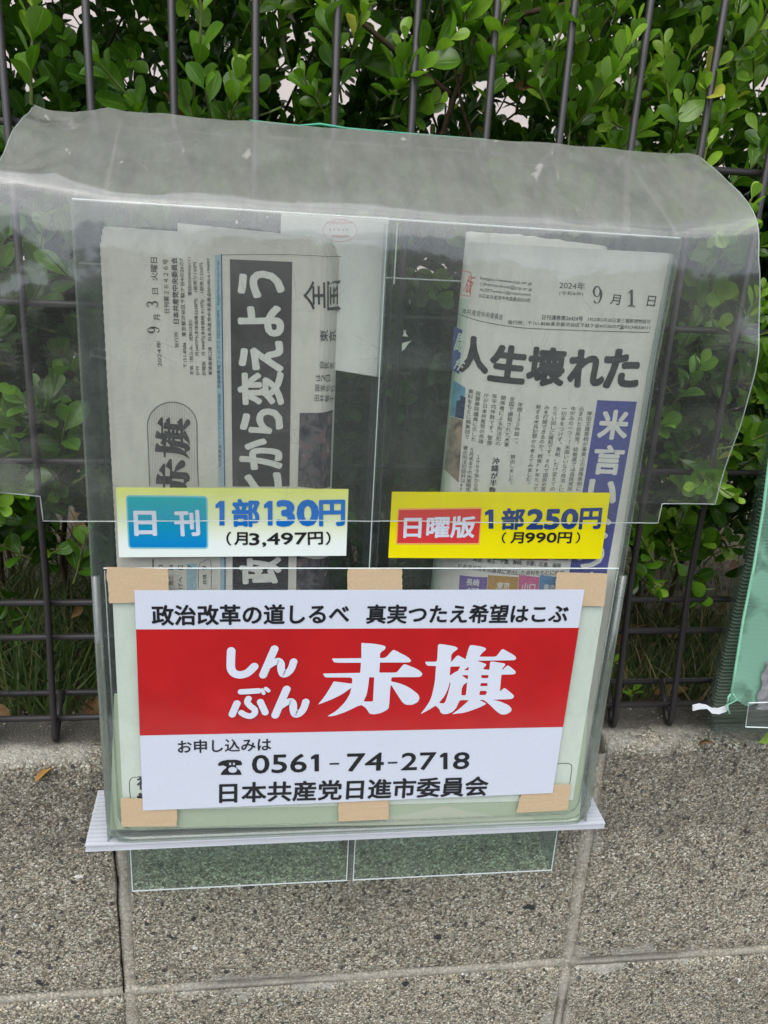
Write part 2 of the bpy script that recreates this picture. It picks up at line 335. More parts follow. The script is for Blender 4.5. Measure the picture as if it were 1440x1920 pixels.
WALL_Y = -0.033
TOP_Z = -0.121
JX0 = (at(228, 1650, WALL_Y).x+at(243, 1850, WALL_Y).x)/2
JPX = sum(at(x, y, WALL_Y).x for x, y in [(1105, 1555), (1087, 1700), (1070, 1780), (1052, 1900)])/4-JX0
JZ0 = sum(at(x, y, WALL_Y).z for x, y in [(300, 1855), (720, 1830), (970, 1817), (1070, 1812)])/4
JPZ = TOP_Z-JZ0
def concrete_mat(name, joint=False):
    a = NT(name)
    big = a.tex('ShaderNodeTexNoise', 9, Detail=6.0, Roughness=0.6)
    mid = a.tex('ShaderNodeTexNoise', 60, Detail=5.0)
    warp = a.mix(0.0022, a.pos(), a.tex('ShaderNodeTexNoise', 400, Detail=2.0).outputs['Color'], 'ADD')
    v1 = a.tex('ShaderNodeTexVoronoi', 660, warp); v2 = a.tex('ShaderNodeTexVoronoi', 300, warp)
    sc = a.t.nodes.new('ShaderNodeSeparateColor'); a.l(v1.outputs['Color'], sc.inputs[0])
    sc2 = a.t.nodes.new('ShaderNodeSeparateColor'); a.l(v2.outputs['Color'], sc2.inputs[0])
    base = (0.30, 0.275, 0.225, 1) if not joint else (0.34, 0.315, 0.265, 1)
    g1 = a.ramp(sc.outputs[0], [(0.0, (0.040, 0.038, 0.034, 1)), (0.18, (0.13, 0.120, 0.098, 1)), (0.5, (0.285, 0.265, 0.212, 1)), (0.82, (0.44, 0.415, 0.34, 1)), (0.95, (0.62, 0.60, 0.53, 1)), (1.0, (0.80, 0.79, 0.74, 1))])
    tone = a.ramp(sc.outputs[1], [(0.0, (1.12, 0.95, 0.82, 1)), (0.3, (1, 1, 1, 1)), (0.8, (0.97, 1.0, 0.98, 1)), (1.0, (1.15, 1.0, 0.8, 1))])
    g1 = a.mix(1.0, g1, tone, 'MULTIPLY')
    dark = a.ramp(sc2.outputs[2], [(0.965, 0.0), (0.975, 1.0)])
    c = a.mix(0.86 if not joint else 0.50, base, g1)
    pit = a.ramp(v1.outputs['Distance'], [(0.35, 1.0), (0.8, 0.55)])
    c = a.mix(1.0 if not joint else 0.25, c, a.mix(1.0, c, pit, 'MULTIPLY'))
    if not joint: c = a.mix(a.math('MULTIPLY', dark, 0.85), c, (0.035, 0.035, 0.038, 1))
    c = a.mix(1.0, c, a.ramp(big.outputs['Fac'], [(0.3, (0.98, 0.99, 0.975, 1)), (0.7, (1.26, 1.27, 1.24, 1))]), 'MULTIPLY')
    c = a.mix(1.0, c, a.ramp(mid.outputs['Fac'], [(0.3, 0.85), (0.7, 1.12)]), 'MULTIPLY')
    if not joint:
        n7 = a.tex('ShaderNodeTexNoise', 28, Detail=6.0, Roughness=0.65); n8 = a.tex('ShaderNodeTexNoise', 3.2, Detail=4.0)
        c = a.mix(a.ramp(n7.outputs['Fac'], [(0.66, 0.0), (0.72, 0.45)]), c, (0.46, 0.45, 0.41, 1))
        c = a.mix(a.ramp(n8.outputs['Fac'], [(0.54, 0.0), (0.70, 0.28)]), c, (0.12, 0.105, 0.08, 1))
    # cement smeared out of the joints over the block edges
    sj = a.t.nodes.new('ShaderNodeSeparateXYZ'); a.l(a.pos(), sj.inputs[0])
    def jd(sock, origin, pitch):
        t_ = a.math('FRACT', a.math('MULTIPLY_ADD', sock, 1/pitch, -origin/pitch+0.5+100))
        return a.math('MULTIPLY', a.math('ABSOLUTE', a.math('SUBTRACT', t_, 0.5)), pitch)
    dj = a.math('MINIMUM', jd(sj.outputs[0], JX0, JPX), jd(sj.outputs[2], JZ0, JPZ))
    n9 = a.tex('ShaderNodeTexNoise', 34, Detail=7.0, Roughness=0.65); n10 = a.tex('ShaderNodeTexNoise', 7, Detail=2.0)
    reach = a.math('MULTIPLY', a.math('MULTIPLY', a.ramp(n9.outputs['Fac'], [(0.35, 0.0), (0.7, 1.0)]), a.ramp(n10.outputs['Fac'], [(0.35, 0.15), (0.65, 1.0)])), 0.034)
    sm9 = a.ramp(a.math('MULTIPLY', a.math('SUBTRACT', reach, dj), 160.0), [(0.0, 0.0), (1.0, 0.62 if not joint else 0.45)])
    c = a.mix(sm9, c, (0.40, 0.385, 0.335, 1))
    if joint:
        n11 = a.tex('ShaderNodeTexNoise', 55, Detail=5.0); hair = a.ramp(a.math('ABSOLUTE', a.math('SUBTRACT', a.math('ADD', dj, a.math('MULTIPLY', a.math('SUBTRACT', n11.outputs['Fac'], 0.5), 0.003)), 0.0036)), [(0.0, 1.0), (0.0007, 0.0)])
        c = a.mix(a.math('MULTIPLY', hair, a.ramp(n10.outputs['Fac'], [(0.45, 0.0), (0.55, 0.75)])), c, (0.07, 0.06, 0.05, 1))
    # darker band on the face under the coping edge, with its own ragged shape, and soil at the back of the top
    sx = a.t.nodes.new('ShaderNodeSeparateXYZ'); a.l(a.pos(), sx.inputs[0])
    zz = a.math('ADD', sx.outputs[2], a.math('MULTIPLY', a.math('SUBTRACT', big.outputs['Fac'], 0.5), 0.09))
    st = a.ramp(a.math('MULTIPLY_ADD', zz, 10.0, 3.0), [(0.0, 0.0), (0.78, 0.03), (0.97, 0.50), (1.0, 0.50)])
    face = a.ramp(a.math('MULTIPLY_ADD', sx.outputs[1], 100.0, 3.9), [(0.35, 1.0), (0.9, 0.12)])
    face = a.ramp(a.math('MULTIPLY_ADD', sx.outputs[1], 60.0, 2.2), [(0.2, 1.0), (0.35, 0.0)])
    c = a.mix(a.math('MULTIPLY', st, face), c, (0.055, 0.050, 0.042, 1))
    yy = a.math('ADD', sx.outputs[1], a.math('MULTIPLY', a.math('SUBTRACT', mid.outputs['Fac'], 0.5), 0.02))
    soil = a.ramp(a.math('MULTIPLY_ADD', yy, 40.0, 0.85), [(0.15, 0.0), (0.55, 0.8)])
    c = a.mix(soil, c, (0.040, 0.036, 0.030, 1))
    h = a.math('ADD', a.math('MULTIPLY', a.ramp(v1.outputs['Distance'], [(0.0, 1.0), (0.8, 0.0)]), 1.0), a.math('MULTIPLY', mid.outputs['Fac'], 0.8))
    b = a.bump(h, 0.55 if not joint else 0.18, 0.0016)
    return a.done(a.principled(c, 0.9, 0.25, b))
M['concrete'] = concrete_mat('exposed_aggregate_concrete')
M['mortar'] = concrete_mat('smooth_mortar', True)
def ground_mat(name, c0, c1, sc):
    a = NT(name); v = a.tex('ShaderNodeTexVoronoi', sc); n = a.tex('ShaderNodeTexNoise', 4, Detail=6.0)
    s_ = a.t.nodes.new('ShaderNodeSeparateColor'); a.l(v.outputs['Color'], s_.inputs[0])
    c = a.mix(1.0, a.ramp(s_.outputs[0], [(0, c0), (1, c1)]), a.ramp(n.outputs['Fac'], [(0.3, 0.8), (0.7, 1.1)]), 'MULTIPLY')
    return a.done(a.principled(c, 0.85, 0.3, a.bump(v.outputs['Distance'], 0.4, 0.002)))
M['pavement'] = ground_mat('pavement', (0.32, 0.31, 0.29, 1), (0.46, 0.45, 0.42, 1), 180)
M['render_wall'] = simple('pinkish_render', (0.66, 0.58, 0.54, 1), 0.9, 0.2, 40, 0.1, 0.3)
M['roof'] = simple('grey_roof_tile', (0.12, 0.12, 0.13, 1), 0.7, 0.3, 20, 0.2)
M['window_glass'] = simple('dark_window_glass', (0.03, 0.035, 0.04, 1), 0.05, 0.6)

# ------------------------------------------------------------------ setting
soil_z = -0.128
GZ = -0.93

def grid(name, x0, x1, y0, y1, nx, ny, zf, mat, kind=None):
    v = []; f = []
    for j in range(ny+1):
        for i in range(nx+1):
            x = x0+(x1-x0)*i/nx; y = y0+(y1-y0)*j/ny; v.append((x, y, zf(x, y)))
    for j in range(ny):
        for i in range(nx):
            a_ = j*(nx+1)+i; f.append((a_, a_+1, a_+nx+2, a_+nx+1))
    return mesh(name, v, f, mat, kind=kind, smooth=True)

grid('pavement', -30, 30, -30, 60, 4, 4, lambda x, y: GZ, M['pavement'], 'structure')
grid('soil', -1.6, 2.2, 0.0295, 1.6, 190, 80, lambda x, y: soil_z+0.010*mnoise.noise((x*14, y*14, 0))+0.006*mnoise.noise((x*45, y*45, 3)), M['soil'], 'structure')
M['asphalt'] = ground_mat('dark_asphalt', (0.035, 0.035, 0.036, 1), (0.07, 0.07, 0.07, 1), 200)
ev_ = [(-12+i*0.12, -1.45+0.05*mnoise.noise((i*0.7, 0, 0))+0.03*mnoise.noise((i*2.3, 3, 0))) for i in range(201)]
rv = [(x, y, GZ+0.004) for x, y in ev_]+[(x, -7.0, GZ+0.004) for x, y in ev_]
mesh('road', rv, [(i, 201+i, 202+i, i+1) for i in range(200)], M['asphalt'], kind='structure')  # unseen dark surface, added with a ragged edge to shape the sign's reflection
mb = MB().box(-1.6, 2.2, 0.031, 1.6, GZ, soil_z-0.02).build('terrain', M['soil'], kind='structure')

# retaining wall of concrete blocks
wall = thing('block_wall', 'low retaining wall of speckled grey concrete blocks carrying the dark mesh fence', 'wall', (0.24, WALL_Y, GZ))
jxl = (at(228, 1650, WALL_Y).x + at(243, 1850, WALL_Y).x)/2
jxr = sum(at(x, y, WALL_Y).x for x, y in [(1105, 1555), (1087, 1700), (1070, 1780), (1052, 1900)])/4
PITCHX = jxr-jxl
jz = sum(at(x, y, WALL_Y).z for x, y in [(300, 1855), (720, 1830), (970, 1817), (1070, 1812)])/4
ROWH = TOP_Z-jz
rows = [(TOP_Z, jz)]; z = jz
while z-ROWH > GZ-0.05:
    rows.append((z, z-ROWH)); z -= ROWH
JW = 0.0095
def block_mesh(first, wd, ht, seed):
    """a block with a slightly uneven face and worn edges; local coords x 0..wd, y 0..0.062, z -ht..0"""
    nx, nz = 30, 18; r = 0.004; rng = random.Random(seed)
    v = []; f = []
    us = [0, r/wd*0.4, r/wd]+[r/wd+(1-2*r/wd)*i/(nx-4) for i in range(1, nx-4)]+[1-r/wd, 1-r/wd*0.4, 1]
    topr = 0.012 if first else r
    ws = [0, topr/ht*0.3, topr/ht]+[topr/ht+(1-(topr+r)/ht)*i/(nz-4) for i in range(1, nz-4)]+[1-r/ht, 1-r/ht*0.4, 1]
    for wv in ws:
        for u in us:
            x = u*wd; zz = -wv*ht
            dx = min(x, wd-x); dzt = -zz; dzb = ht+zz
            d = 0
            if dx < r: d += r-math.sqrt(max(0, r*r-(r-dx)**2))
            if dzt < topr: d += topr-math.sqrt(max(0, topr*topr-(topr-dzt)**2))
            if dzb < r: d += r-math.sqrt(max(0, r*r-(r-dzb)**2))
            n_ = mnoise.noise((x*60+seed*9, zz*60, seed))*0.0010+mnoise.noise((x*200, zz*200+seed*5, 1))*0.0005
            jag = mnoise.noise((x*120+seed, zz*120, 7))*0.0009 if dx < 0.002 or dzt < 0.002 or dzb < 0.002 else 0
            v.append((x, d+n_, zz+jag))
    W_ = len(us); H_ = len(ws)
    for j in range(H_-1):
        for i in range(W_-1):
            a_ = j*W_+i; f.append((a_+W_, a_+W_+1, a_+1, a_))
    # top, bottom, sides to the back
    def edge(idx, flip):
        base = len(v)
        for i in idx: v.append((v[i][0], 0.062, v[i][2]))
        for k in range(len(idx)-1):
            q = (idx[k], idx[k+1], base+k+1, base+k); f.append(q[::-1] if flip else q)
    edge(list(range(W_)), False); edge(list(range((H_-1)*W_, H_*W_)), True)
    edge([j*W_ for j in range(H_)], True); edge([j*W_+W_-1 for j in range(H_)], False)
    me = bpy.data.meshes.new('block'); me.from_pydata(v, [], f); me.polygons.foreach_set('use_smooth', [True]*len(me.polygons)); me.materials.append(M['concrete'])
    me.set_sharp_from_angle(angle=math.radians(40))
    return me
for r_, (zt, zb) in enumerate(rows):
    for c_ in range(-3, 5):
        x0 = jxl+c_*PITCHX+JW/2
        me = block_mesh(r_ == 0, PITCHX-JW, ROWH-(JW if r_ else JW*0.5), r_*10+c_)
        o = bpy.data.objects.new('block', me); COL.objects.link(o); o.parent = wall
        o.location = Vector((x0+random.uniform(-.0006, .0006), WALL_Y+random.uniform(0, .0012), zt-(JW/2 if r_ else 0)))-OFF[wall.name]
# mortar set back in the joints, with its own uneven strike
mv = MB()
x0w, x1w = jxl-3*PITCHX, jxl+5*PITCHX
for (zt, zb) in rows:
    n_ = 160
    for side in (0,):
        base = len(mv.v)
        for i in range(n_+1):
            x = x0w+(x1w-x0w)*i/n_
            for dz, dy in ((JW*0.62, 0.0035), (0.002, 0.0016), (-0.002, 0.0016), (-JW*0.62, 0.0035)):
                mv.v.append((x, WALL_Y+dy+0.0011*mnoise.noise((x*40, dz*300, zb*9)), zb+dz))
        for i in range(n_):
            for k in range(3):
                a_ = base+i*4+k; mv.f.append((a_+1, a_+5, a_+4, a_))
    for c_ in range(-3, 6):
        xj = jxl+c_*PITCHX; base = len(mv.v)
        for i in range(61):
            zz = zb+(zt-0.010*(zt == TOP_Z)-zb)*i/60
            for dx, dy in ((-JW*0.62, 0.004), (-0.002, 0.0022), (0.002, 0.0022), (JW*0.62, 0.004)):
                mv.v.append((xj+dx, WALL_Y+dy+0.0010*mnoise.noise((zz*50, dx*300, c_*5.1)), zz))
        for i in range(60):
            for k in range(3):
                a_ = base+i*4+k; mv.f.append((a_, a_+1, a_+5, a_+4))
mv.build('mortar', M['mortar'], wall, smooth=True)
# ragged open crack beside the left joint
cr = MB(); base = 0; xj = jxl-JW*0.48
for i in range(90):
    zz = TOP_Z-0.045-(jz*-1+TOP_Z-0.045)*i/89
    wv = 0.0010+0.0009*abs(mnoise.noise((zz*70, 2, 0)))*2
    xx = xj+0.0012*mnoise.noise((zz*40, 5, 0))
    cr.v += [(xx-wv/2, WALL_Y+0.0012, zz), (xx+wv/2, WALL_Y+0.0012, zz)]
for i in range(89): cr.f.append((i*2+1, i*2, i*2+2, i*2+3))
M['crack'] = simple('crack_dark', (0.012, 0.011, 0.010, 1), 1, 0)
mesh('crack', cr.v, cr.f, M['crack'], wall)

# building across the garden, pale render, seen only in glimpses through the hedge
bld = thing('house', 'pale pinkish rendered house beyond the hedge, glimpsed through gaps in the leaves', 'house', (0.3, 2.6, GZ))
MB().box(-2.6, 3.4, 2.6, 6.0, GZ, 3.4).build('wall', M['render_wall'], bld)
MB().box(-2.9, 3.7, 2.3, 6.3, 3.402, 3.55).build('roof', M['roof'], bld)
for wx in (-1.6, 1.5):
    wf = MB().box(wx-.5, wx+.5, 2.57, 2.598, 1.7, 2.9).build('window', M['white_plastic'], bld)
    MB().box(wx-.45, wx-.01, 2.56, 2.569, 1.75, 2.85).build('pane', M['window_glass'], wf)
    MB().box(wx+.01, wx+.45, 2.56, 2.569, 1.75, 2.85).build('pane', M['window_glass'], wf)

# far side of the road, behind the camera: an unseen building added to darken the plastic's reflections
M['grey_render'] = simple('grey_render', (0.22, 0.21, 0.20, 1), 0.9, 0.2, 30, 0.2, 0.3)
ob = thing('building', 'unseen grey two-storey building added across the road to darken reflections in the clear plastic', 'building', (0, -7.5, GZ))
MB().box(-14, -0.6, -11, -7.5, GZ, 2.6).build('wall', M['grey_render'], ob)
MB().box(-0.598, 9, -11, -8.2, GZ, 3.3).build('wall', M['grey_render'], ob)
for wx in (-11, -8, -5, -2.2, 1.6, 4.6, 7.4):
    yy = -7.5 if wx < -0.6 else -8.2
    MB().box(wx-.7, wx+.7, yy+0.002, yy+0.03, 0.2, 1.6).build('window', M['window_glass'], ob)

# ------------------------------------------------------------------ fence
fence = thing('mesh_fence', 'dark bronze welded wire mesh fence standing on the block wall before the hedge', 'fence', (0.225, 0, TOP_Z))
BR = 0.0025
for k in range(-8, 20):
    x = k*0.05
    pts = [(x, 0, 0.92), (x, 0, 0.01), (x, -0.001, -0.002), (x, -0.011, -0.104), (x, -0.0118, -0.1125), (x, -0.0105, -0.117), (x, -0.0075, -0.1175), (x, -0.004, -0.114), (x, 0.016, -0.090)]
    MB().tube(pts, BR, 10).build('vertical_bar', M['fence'], fence, smooth=True)
for z_, yy in ((0.8640, 0.0048), (0.7550, 0.0048), (0.6460, 0.0048), (0.5365, 0.0048), (0.4270, 0.0048), (0.3180, 0.0048), (0.2090, 0.0048), (0.1005, 0.0048), (-0.0085, 0.004), (-0.036, 0.002), (-0.1015, -0.0055), (-0.0935, 0.018)):
    MB().tube([(-0.42, yy, z_), (0.97, yy, z_)], BR, 10).build('horizontal_wire', M['fence'], fence, smooth=True)

# ------------------------------------------------------------------ text
_gc = {}
def glyph(s, bold):
    bold = 0; key = s
    if key not in _gc:
        c = bpy.data.curves.new('t', 'FONT'); c.body = s; c.size = 1; c.offset = bold; c.resolution_u = 3
        o = bpy.data.objects.new('t', c); COL.objects.link(o)
        dg = bpy.context.evaluated_depsgraph_get(); dg.update()
        me = bpy.data.meshes.new_from_object(o.evaluated_get(dg))
        vs = [(v.co.x, v.co.y) for v in me.vertices]; fs = [tuple(p.vertices) for p in me.polygons]
        bpy.data.objects.remove(o); bpy.data.curves.remove(c); bpy.data.meshes.remove(me)
        _gc[key] = (vs, fs)
    return _gc[key]

class Print:
    """collects flat print (lettering, rules, patches) lying a hair in front of a surface Y = g(X, Z)"""
    def __init__(s, g, eps=0.00025): s.g = g if callable(g) else (lambda X, Z, c=g: c); s.eps = eps; s.v = []; s.f = []
    def pt(s, x, y):
        Y = s.g(0, 0)
        for _ in range(12):
            p = at(x, y, Y); Y2 = s.g(p.x, p.z)
            if abs(Y2-Y) < 1e-5: break
            Y = 0.5*Y+0.5*Y2
        return p
    def add(s, pts2, faces, cut=None):
        if cut:
            bm = bmesh.new(); vs = [bm.verts.new((x, 0, z_)) for x, z_ in pts2]
            for fc in faces:
                try: bm.faces.new([vs[i] for i in fc])
                except ValueError: pass
            xs = [p[0] for p in pts2]; x = math.floor(min(xs)/cut)*cut
            while x < max(xs):
                bmesh.ops.bisect_plane(bm, geom=bm.verts[:]+bm.edges[:]+bm.faces[:], plane_co=(x, 0, 0), plane_no=(1, 0, 0)); x += cut
            bm.verts.index_update(); pts2 = [(v.co.x, v.co.z) for v in bm.verts]
            faces = [tuple(v.index for v in f_.verts) for f_ in bm.faces]; bm.free()
        n = len(s.v)
        s.v += [(x, s.g(x, z_)-s.eps, z_) for x, z_ in pts2]
        s.f += [tuple(n+i for i in fc) for fc in faces]
    def text(s, st, A, B, C, bold=0.0, cut=None, slant=None):
        """ink box: A start of baseline, B end of baseline, C top at the start (pixels)"""
        vs, fs = glyph(st, bold)
        if not vs: return
        a_, b_, c_ = s.pt(*A), s.pt(*B), s.pt(*C)
        a2 = Vector((a_.x, a_.z)); ab = Vector((b_.x, b_.z))-a2; ac = Vector((c_.x, c_.z))-a2
        perp = Vector((-ab.y, ab.x)).normalized(); h = abs(ac.dot(perp))
        x0 = min(p[0] for p in vs); x1 = max(p[0] for p in vs); y0 = min(p[1] for p in vs); y1 = max(p[1] for p in vs)
        pts = []
        for x, y in vs:
            q = a2+ab*((x-x0)/(x1-x0))+perp*(h*(y-y0)/(y1-y0)); pts.append((q.x, q.y))
        k = bold*h/(y1-y0)
        if bold <= 0: s.add(pts, fs, cut); return
        nb = 8 if bold > 0.015 else 4; e0 = s.eps
        for i in range(nb):
            t = 2*math.pi*i/nb+0.4; s.eps = e0+0.000004*i
            s.add([(x+k*math.cos(t), z_+k*math.sin(t)) for x, z_ in pts], fs, cut)
        s.eps = e0
    def chars(s, st, P0, P1, wpx, bold=0.0):
        """vertical column of characters from pixel P0 (top) to P1 (bottom), each wpx wide"""
        a_, b_ = s.pt(*P0), s.pt(*P1); n = len(st)
        e = s.pt(P0[0]+wpx, P0[1]); wd = abs(e.x-a_.x)
        L = Vector((b_.x-a_.x, b_.z-a_.z)); dn = L.normalized(); rt = Vector((-dn.y, dn.x)); stp = L.length/n
        for i, ch in enumerate(st):
            if ch == '　': continue
            vs, fs = glyph(ch, bold)
            if not vs: continue
            o = Vector((a_.x, a_.z))+dn*(stp*(i+0.5))
            rot = ch in '、。'
            pts = []
            for x, y in vs:
                u = (x-0.5)*wd; v_ = (y-0.38)*stp*0.98
                if rot: u += wd*0.5; v_ += stp*0.5
                q = o+rt*u-dn*v_; pts.append((q.x, q.y))
            s.add(pts, fs)
            if bold:
                for kk in (1, 2): s.eps += 0.000004; s.add([(x+bold*wd*kk, z_) for x, z_ in pts], fs)
                s.eps -= 0.000008
    def quad(s, pts, nx=1, nz=1):
        """pixel corners TL TR BR BL"""
        p = [s.pt(*q) for q in pts]; p = [Vector((q.x, q.z)) for q in p]; out = []; fc = []
        for j in range(nz+1):
            for i in range(nx+1):
                u, v_ = i/nx, j/nz
                q = (p[0]*(1-u)+p[1]*u)*(1-v_)+(p[3]*(1-u)+p[2]*u)*v_; out.append((q.x, q.y))
        for j in range(nz):
            for i in range(nx):
                a_ = j*(nx+1)+i; fc.append((a_, a_+1, a_+nx+2, a_+nx+1)[::-1])
        s.add(out, fc)
    def poly(s, outline, holes=()):
        """outline and holes as lists of (x, z) world pairs"""
        c = bpy.data.curves.new('p', 'CURVE'); c.dimensions = '2D'; c.fill_mode = 'BOTH'
        for ring in [outline]+list(holes):
            sp_ = c.splines.new('POLY'); sp_.points.add(len(ring)-1); sp_.use_cyclic_u = True
            for i, (x, z_) in enumerate(ring): sp_.points[i].co = (x*100, z_*100, 0, 1)
        o = bpy.data.objects.new('p', c); COL.objects.link(o)
        dg = bpy.context.evaluated_depsgraph_get(); dg.update()
        me = bpy.data.meshes.new_from_object(o.evaluated_get(dg))
        s.add([(v.co.x/100, v.co.y/100) for v in me.vertices], [tuple(p.vertices) for p in me.polygons])
        bpy.data.objects.remove(o); bpy.data.curves.remove(c); bpy.data.meshes.remove(me)
    def stroke(s, pts, ws, caps=True):
        """brush stroke through pixel points with widths in pixels"""
        P = [s.pt(*p) for p in pts]; P = [Vector((q.x, q.z)) for q in P]
        k = (s.pt(pts[0][0]+10, pts[0][1])-s.pt(*pts[0])).x/10
        if not isinstance(ws, (list, tuple)): ws = [ws]*len(pts)
        Q = []; W_ = []
        n = len(P)
        for i in range(n-1):
            p0, p1, p2, p3 = P[max(i-1, 0)], P[i], P[i+1], P[min(i+2, n-1)]
            for j in range(6):
                t = j/6
                Q.append(0.5*((2*p1)+(p2-p0)*t+(2*p0-5*p1+4*p2-p3)*t*t+(3*p1-p0-3*p2+p3)*t**3)); W_.append((ws[i]*(1-t)+ws[i+1]*t)*k)
        Q.append(P[-1]); W_.append(ws[-1]*k)
        L = []; R_ = []
        for i, q in enumerate(Q):
            d = (Q[min(i+1, len(Q)-1)]-Q[max(i-1, 0)]).normalized(); nn = Vector((-d.y, d.x))*W_[i]/2
            L.append(q+nn); R_.append(q-nn)
        out = [(p.x, p.y) for p in L+R_]; m_ = len(L)
        fc = [(i, i+1, m_+i+1, m_+i) for i in range(m_-1)]
        s.add(out, [f_[::-1] for f_ in fc])
        if caps:
            s.eps += 0.00003
            for q, r_ in ((Q[0], W_[0]/2), (Q[-1], W_[-1]/2)):
                ring = [(q.x+r_*math.cos(t*math.pi/10), q.y+r_*math.sin(t*math.pi/10)) for t in range(20)]
                s.add(ring, [tuple(range(20))]); s.eps += 0.00003
    def build(s, name, mat, parent=None, kind=None):
        return mesh(name, s.v, s.f, mat, parent, kind)

def one(pr, x0, x1, yt, yb):
    w_ = (x1-x0)*0.56
    q_ = [pr.pt(*p) for p in ((x1-w_, yb), (x1-w_, yt+(yb-yt)*0.26), (x0, yt+(yb-yt)*0.30), (x0, yt+(yb-yt)*0.15), (x1-w_*0.9, yt), (x1, yt), (x1, yb))]
    pr.poly([(p.x, p.z) for p in q_])
# two brush-drawn characters of the masthead, outlines in their own units
AKA = dict(o=[(600,103),(760,112),(880,135),(912,150),(905,185),(865,210),(840,240),(837,297),(885,297),(920,285),(1000,197),(1025,193),(1200,285),(1238,325),(1235,343),(1210,355),(838,355),(830,485),(1045,485),(1070,465),(1135,385),(1165,375),(1330,445),(1380,490),(1383,515),(1360,535),(1330,543),(1005,543),(985,555),(982,597),(1100,625),(1180,658),(1250,700),(1335,768),(1348,815),(1325,865),(1255,900),(1170,898),(1120,860),(985,645),(972,660),(955,935),(930,965),(850,1005),(770,1022),(715,1015),(700,1005),(670,955),(640,925),(590,898),(400,990),(270,1035),(200,1048),(165,1045),(280,975),(390,865),(450,765),(472,680),(350,765),(220,830),(40,897),(110,815),(180,710),(245,597),(477,628),(485,580),(478,555),(450,547),(150,547),(130,540),(105,497),(585,488),(595,358),(265,358),(243,345),(220,303),(600,300)],
           h=[[(700,545),(765,545),(750,850),(735,857),(628,855),(668,770),(690,650)]])
HATA = dict(o=[(375,115),(560,145),(602,165),(602,185),(545,225),(520,260),(520,350),(585,275),(610,262),(705,315),(750,150),(775,128),(900,148),(962,168),(968,190),(925,225),(880,280),(1080,282),(1110,265),(1165,190),(1190,182),(1330,262),(1355,290),(1350,315),(1320,327),(850,332),(970,375),(968,392),(925,440),(1010,450),(1020,350),(1040,340),(1200,365),(1218,380),(1174,440),(1180,452),(1230,400),(1255,392),(1340,460),(1352,485),(1330,508),(1165,512),(1145,730),(1195,685),(1215,685),(1325,775),(1325,805),(1290,827),(1050,833),(1150,855),(1260,905),(1298,950),(1290,985),(1230,1022),(1165,1025),(1110,990),(985,870),(930,835),(880,837),(970,880),(965,892),(880,935),(700,1000),(530,1020),(620,955),(750,840),(640,838),(620,860),(590,930),(545,985),(480,1015),(420,1020),(385,1000),(365,950),(320,910),(230,965),(125,1020),(190,935),(240,860),(270,790),(310,610),(325,400),(215,397),(195,375),(185,345),(320,345),(340,330),(350,130)],
            h=[[(510,408),(640,405),(605,465),(580,472),(500,525)],[(745,408),(685,455),(742,455)],[(655,518),(738,518),(732,575)],[(905,517),(1003,517),(995,550),(980,558),(910,555)],[(900,620),(988,620),(985,658),(893,658)],[(890,720),(975,720),(975,755),(955,773),(880,772)],[(725,608),(710,770),(690,778),(650,775),(655,690),(680,640)],[(503,605),(512,620),(475,770),(440,870),(415,882),(362,875),(440,780),(480,690)]])
def smooth_ring(r, closed=True):
    out = []; n = len(r)
    for i in range(n):
        p, q, t = Vector(r[i-1]), Vector(r[i]), Vector(r[(i+1) % n])
        a_, b_ = (p-q), (t-q)
        ang = a_.angle(b_) if a_.length > 0 and b_.length > 0 else math.pi
        if ang > math.radians(125):
            out += [tuple(q+a_*0.18), tuple(q+b_*0.18)]
        else:
            k = min(7, a_.length*0.3)/a_.length; k2 = min(7, b_.length*0.3)/b_.length
            out += [tuple(q+a_*k), tuple(q+b_*k2)]
    return out
def brush(pr, G, fn):
    pr.poly([fn(*p) for p in smooth_ring(G['o'])], [[fn(*p) for p in smooth_ring(h)] for h in G['h']])

# ------------------------------------------------------------------ newspaper case
FY = -0.090                         # front face of the case
BY = -0.020
case = thing('newspaper_case', 'tall clear plastic newspaper box hung on the fence holding two folded papers', 'newspaper box', (0.228, -0.06, -0.150))
def side_profile(pts, y0, y1, th, name, mat, back_dz=0.0, sgn=1):
    mb_ = MB(); n = len(pts)
    for (x, z_) in pts:
        zt = z_+(back_dz if z_ > 0.25 else 0)
        mb_.v += [(x, y0, z_), (x, y1, zt), (x+th*sgn, y1, zt), (x+th*sgn, y0, z_)]
    for i in range(n-1):
        for k in range(4):
            a_ = i*4+k; b_ = i*4+(k+1) % 4; mb_.f.append((a_, b_, b_+4, a_+4))
    mb_.f += [(3, 2, 1, 0), tuple((n-1)*4+k for k in range(4))]
    return mb_.build(name, mat, case)
LP = [(0.0515, -0.148), (0.0515, 0.0), (0.0525, 0.12), (0.0540, 0.2735)]
RP = [(q_.x, q_.z) for q_ in (at(x, y, FY) for x, y in [(1096, 1545), (1121, 1370), (1151, 1170), (1177, 1012), (1190, 930), (1226, 700), (1275, 450)])]; RP[0] = (RP[0][0], -0.148); RP[-1] = (0.4020, 0.2715)
side_profile(LP, FY+0.0005, BY, 0.002, 'side_panel', M['acrylic_side'], 0.045, 1)
side_profile(RP, FY+0.0005, BY, 0.002, 'side_panel', M['acrylic_side'], 0.045, -1)
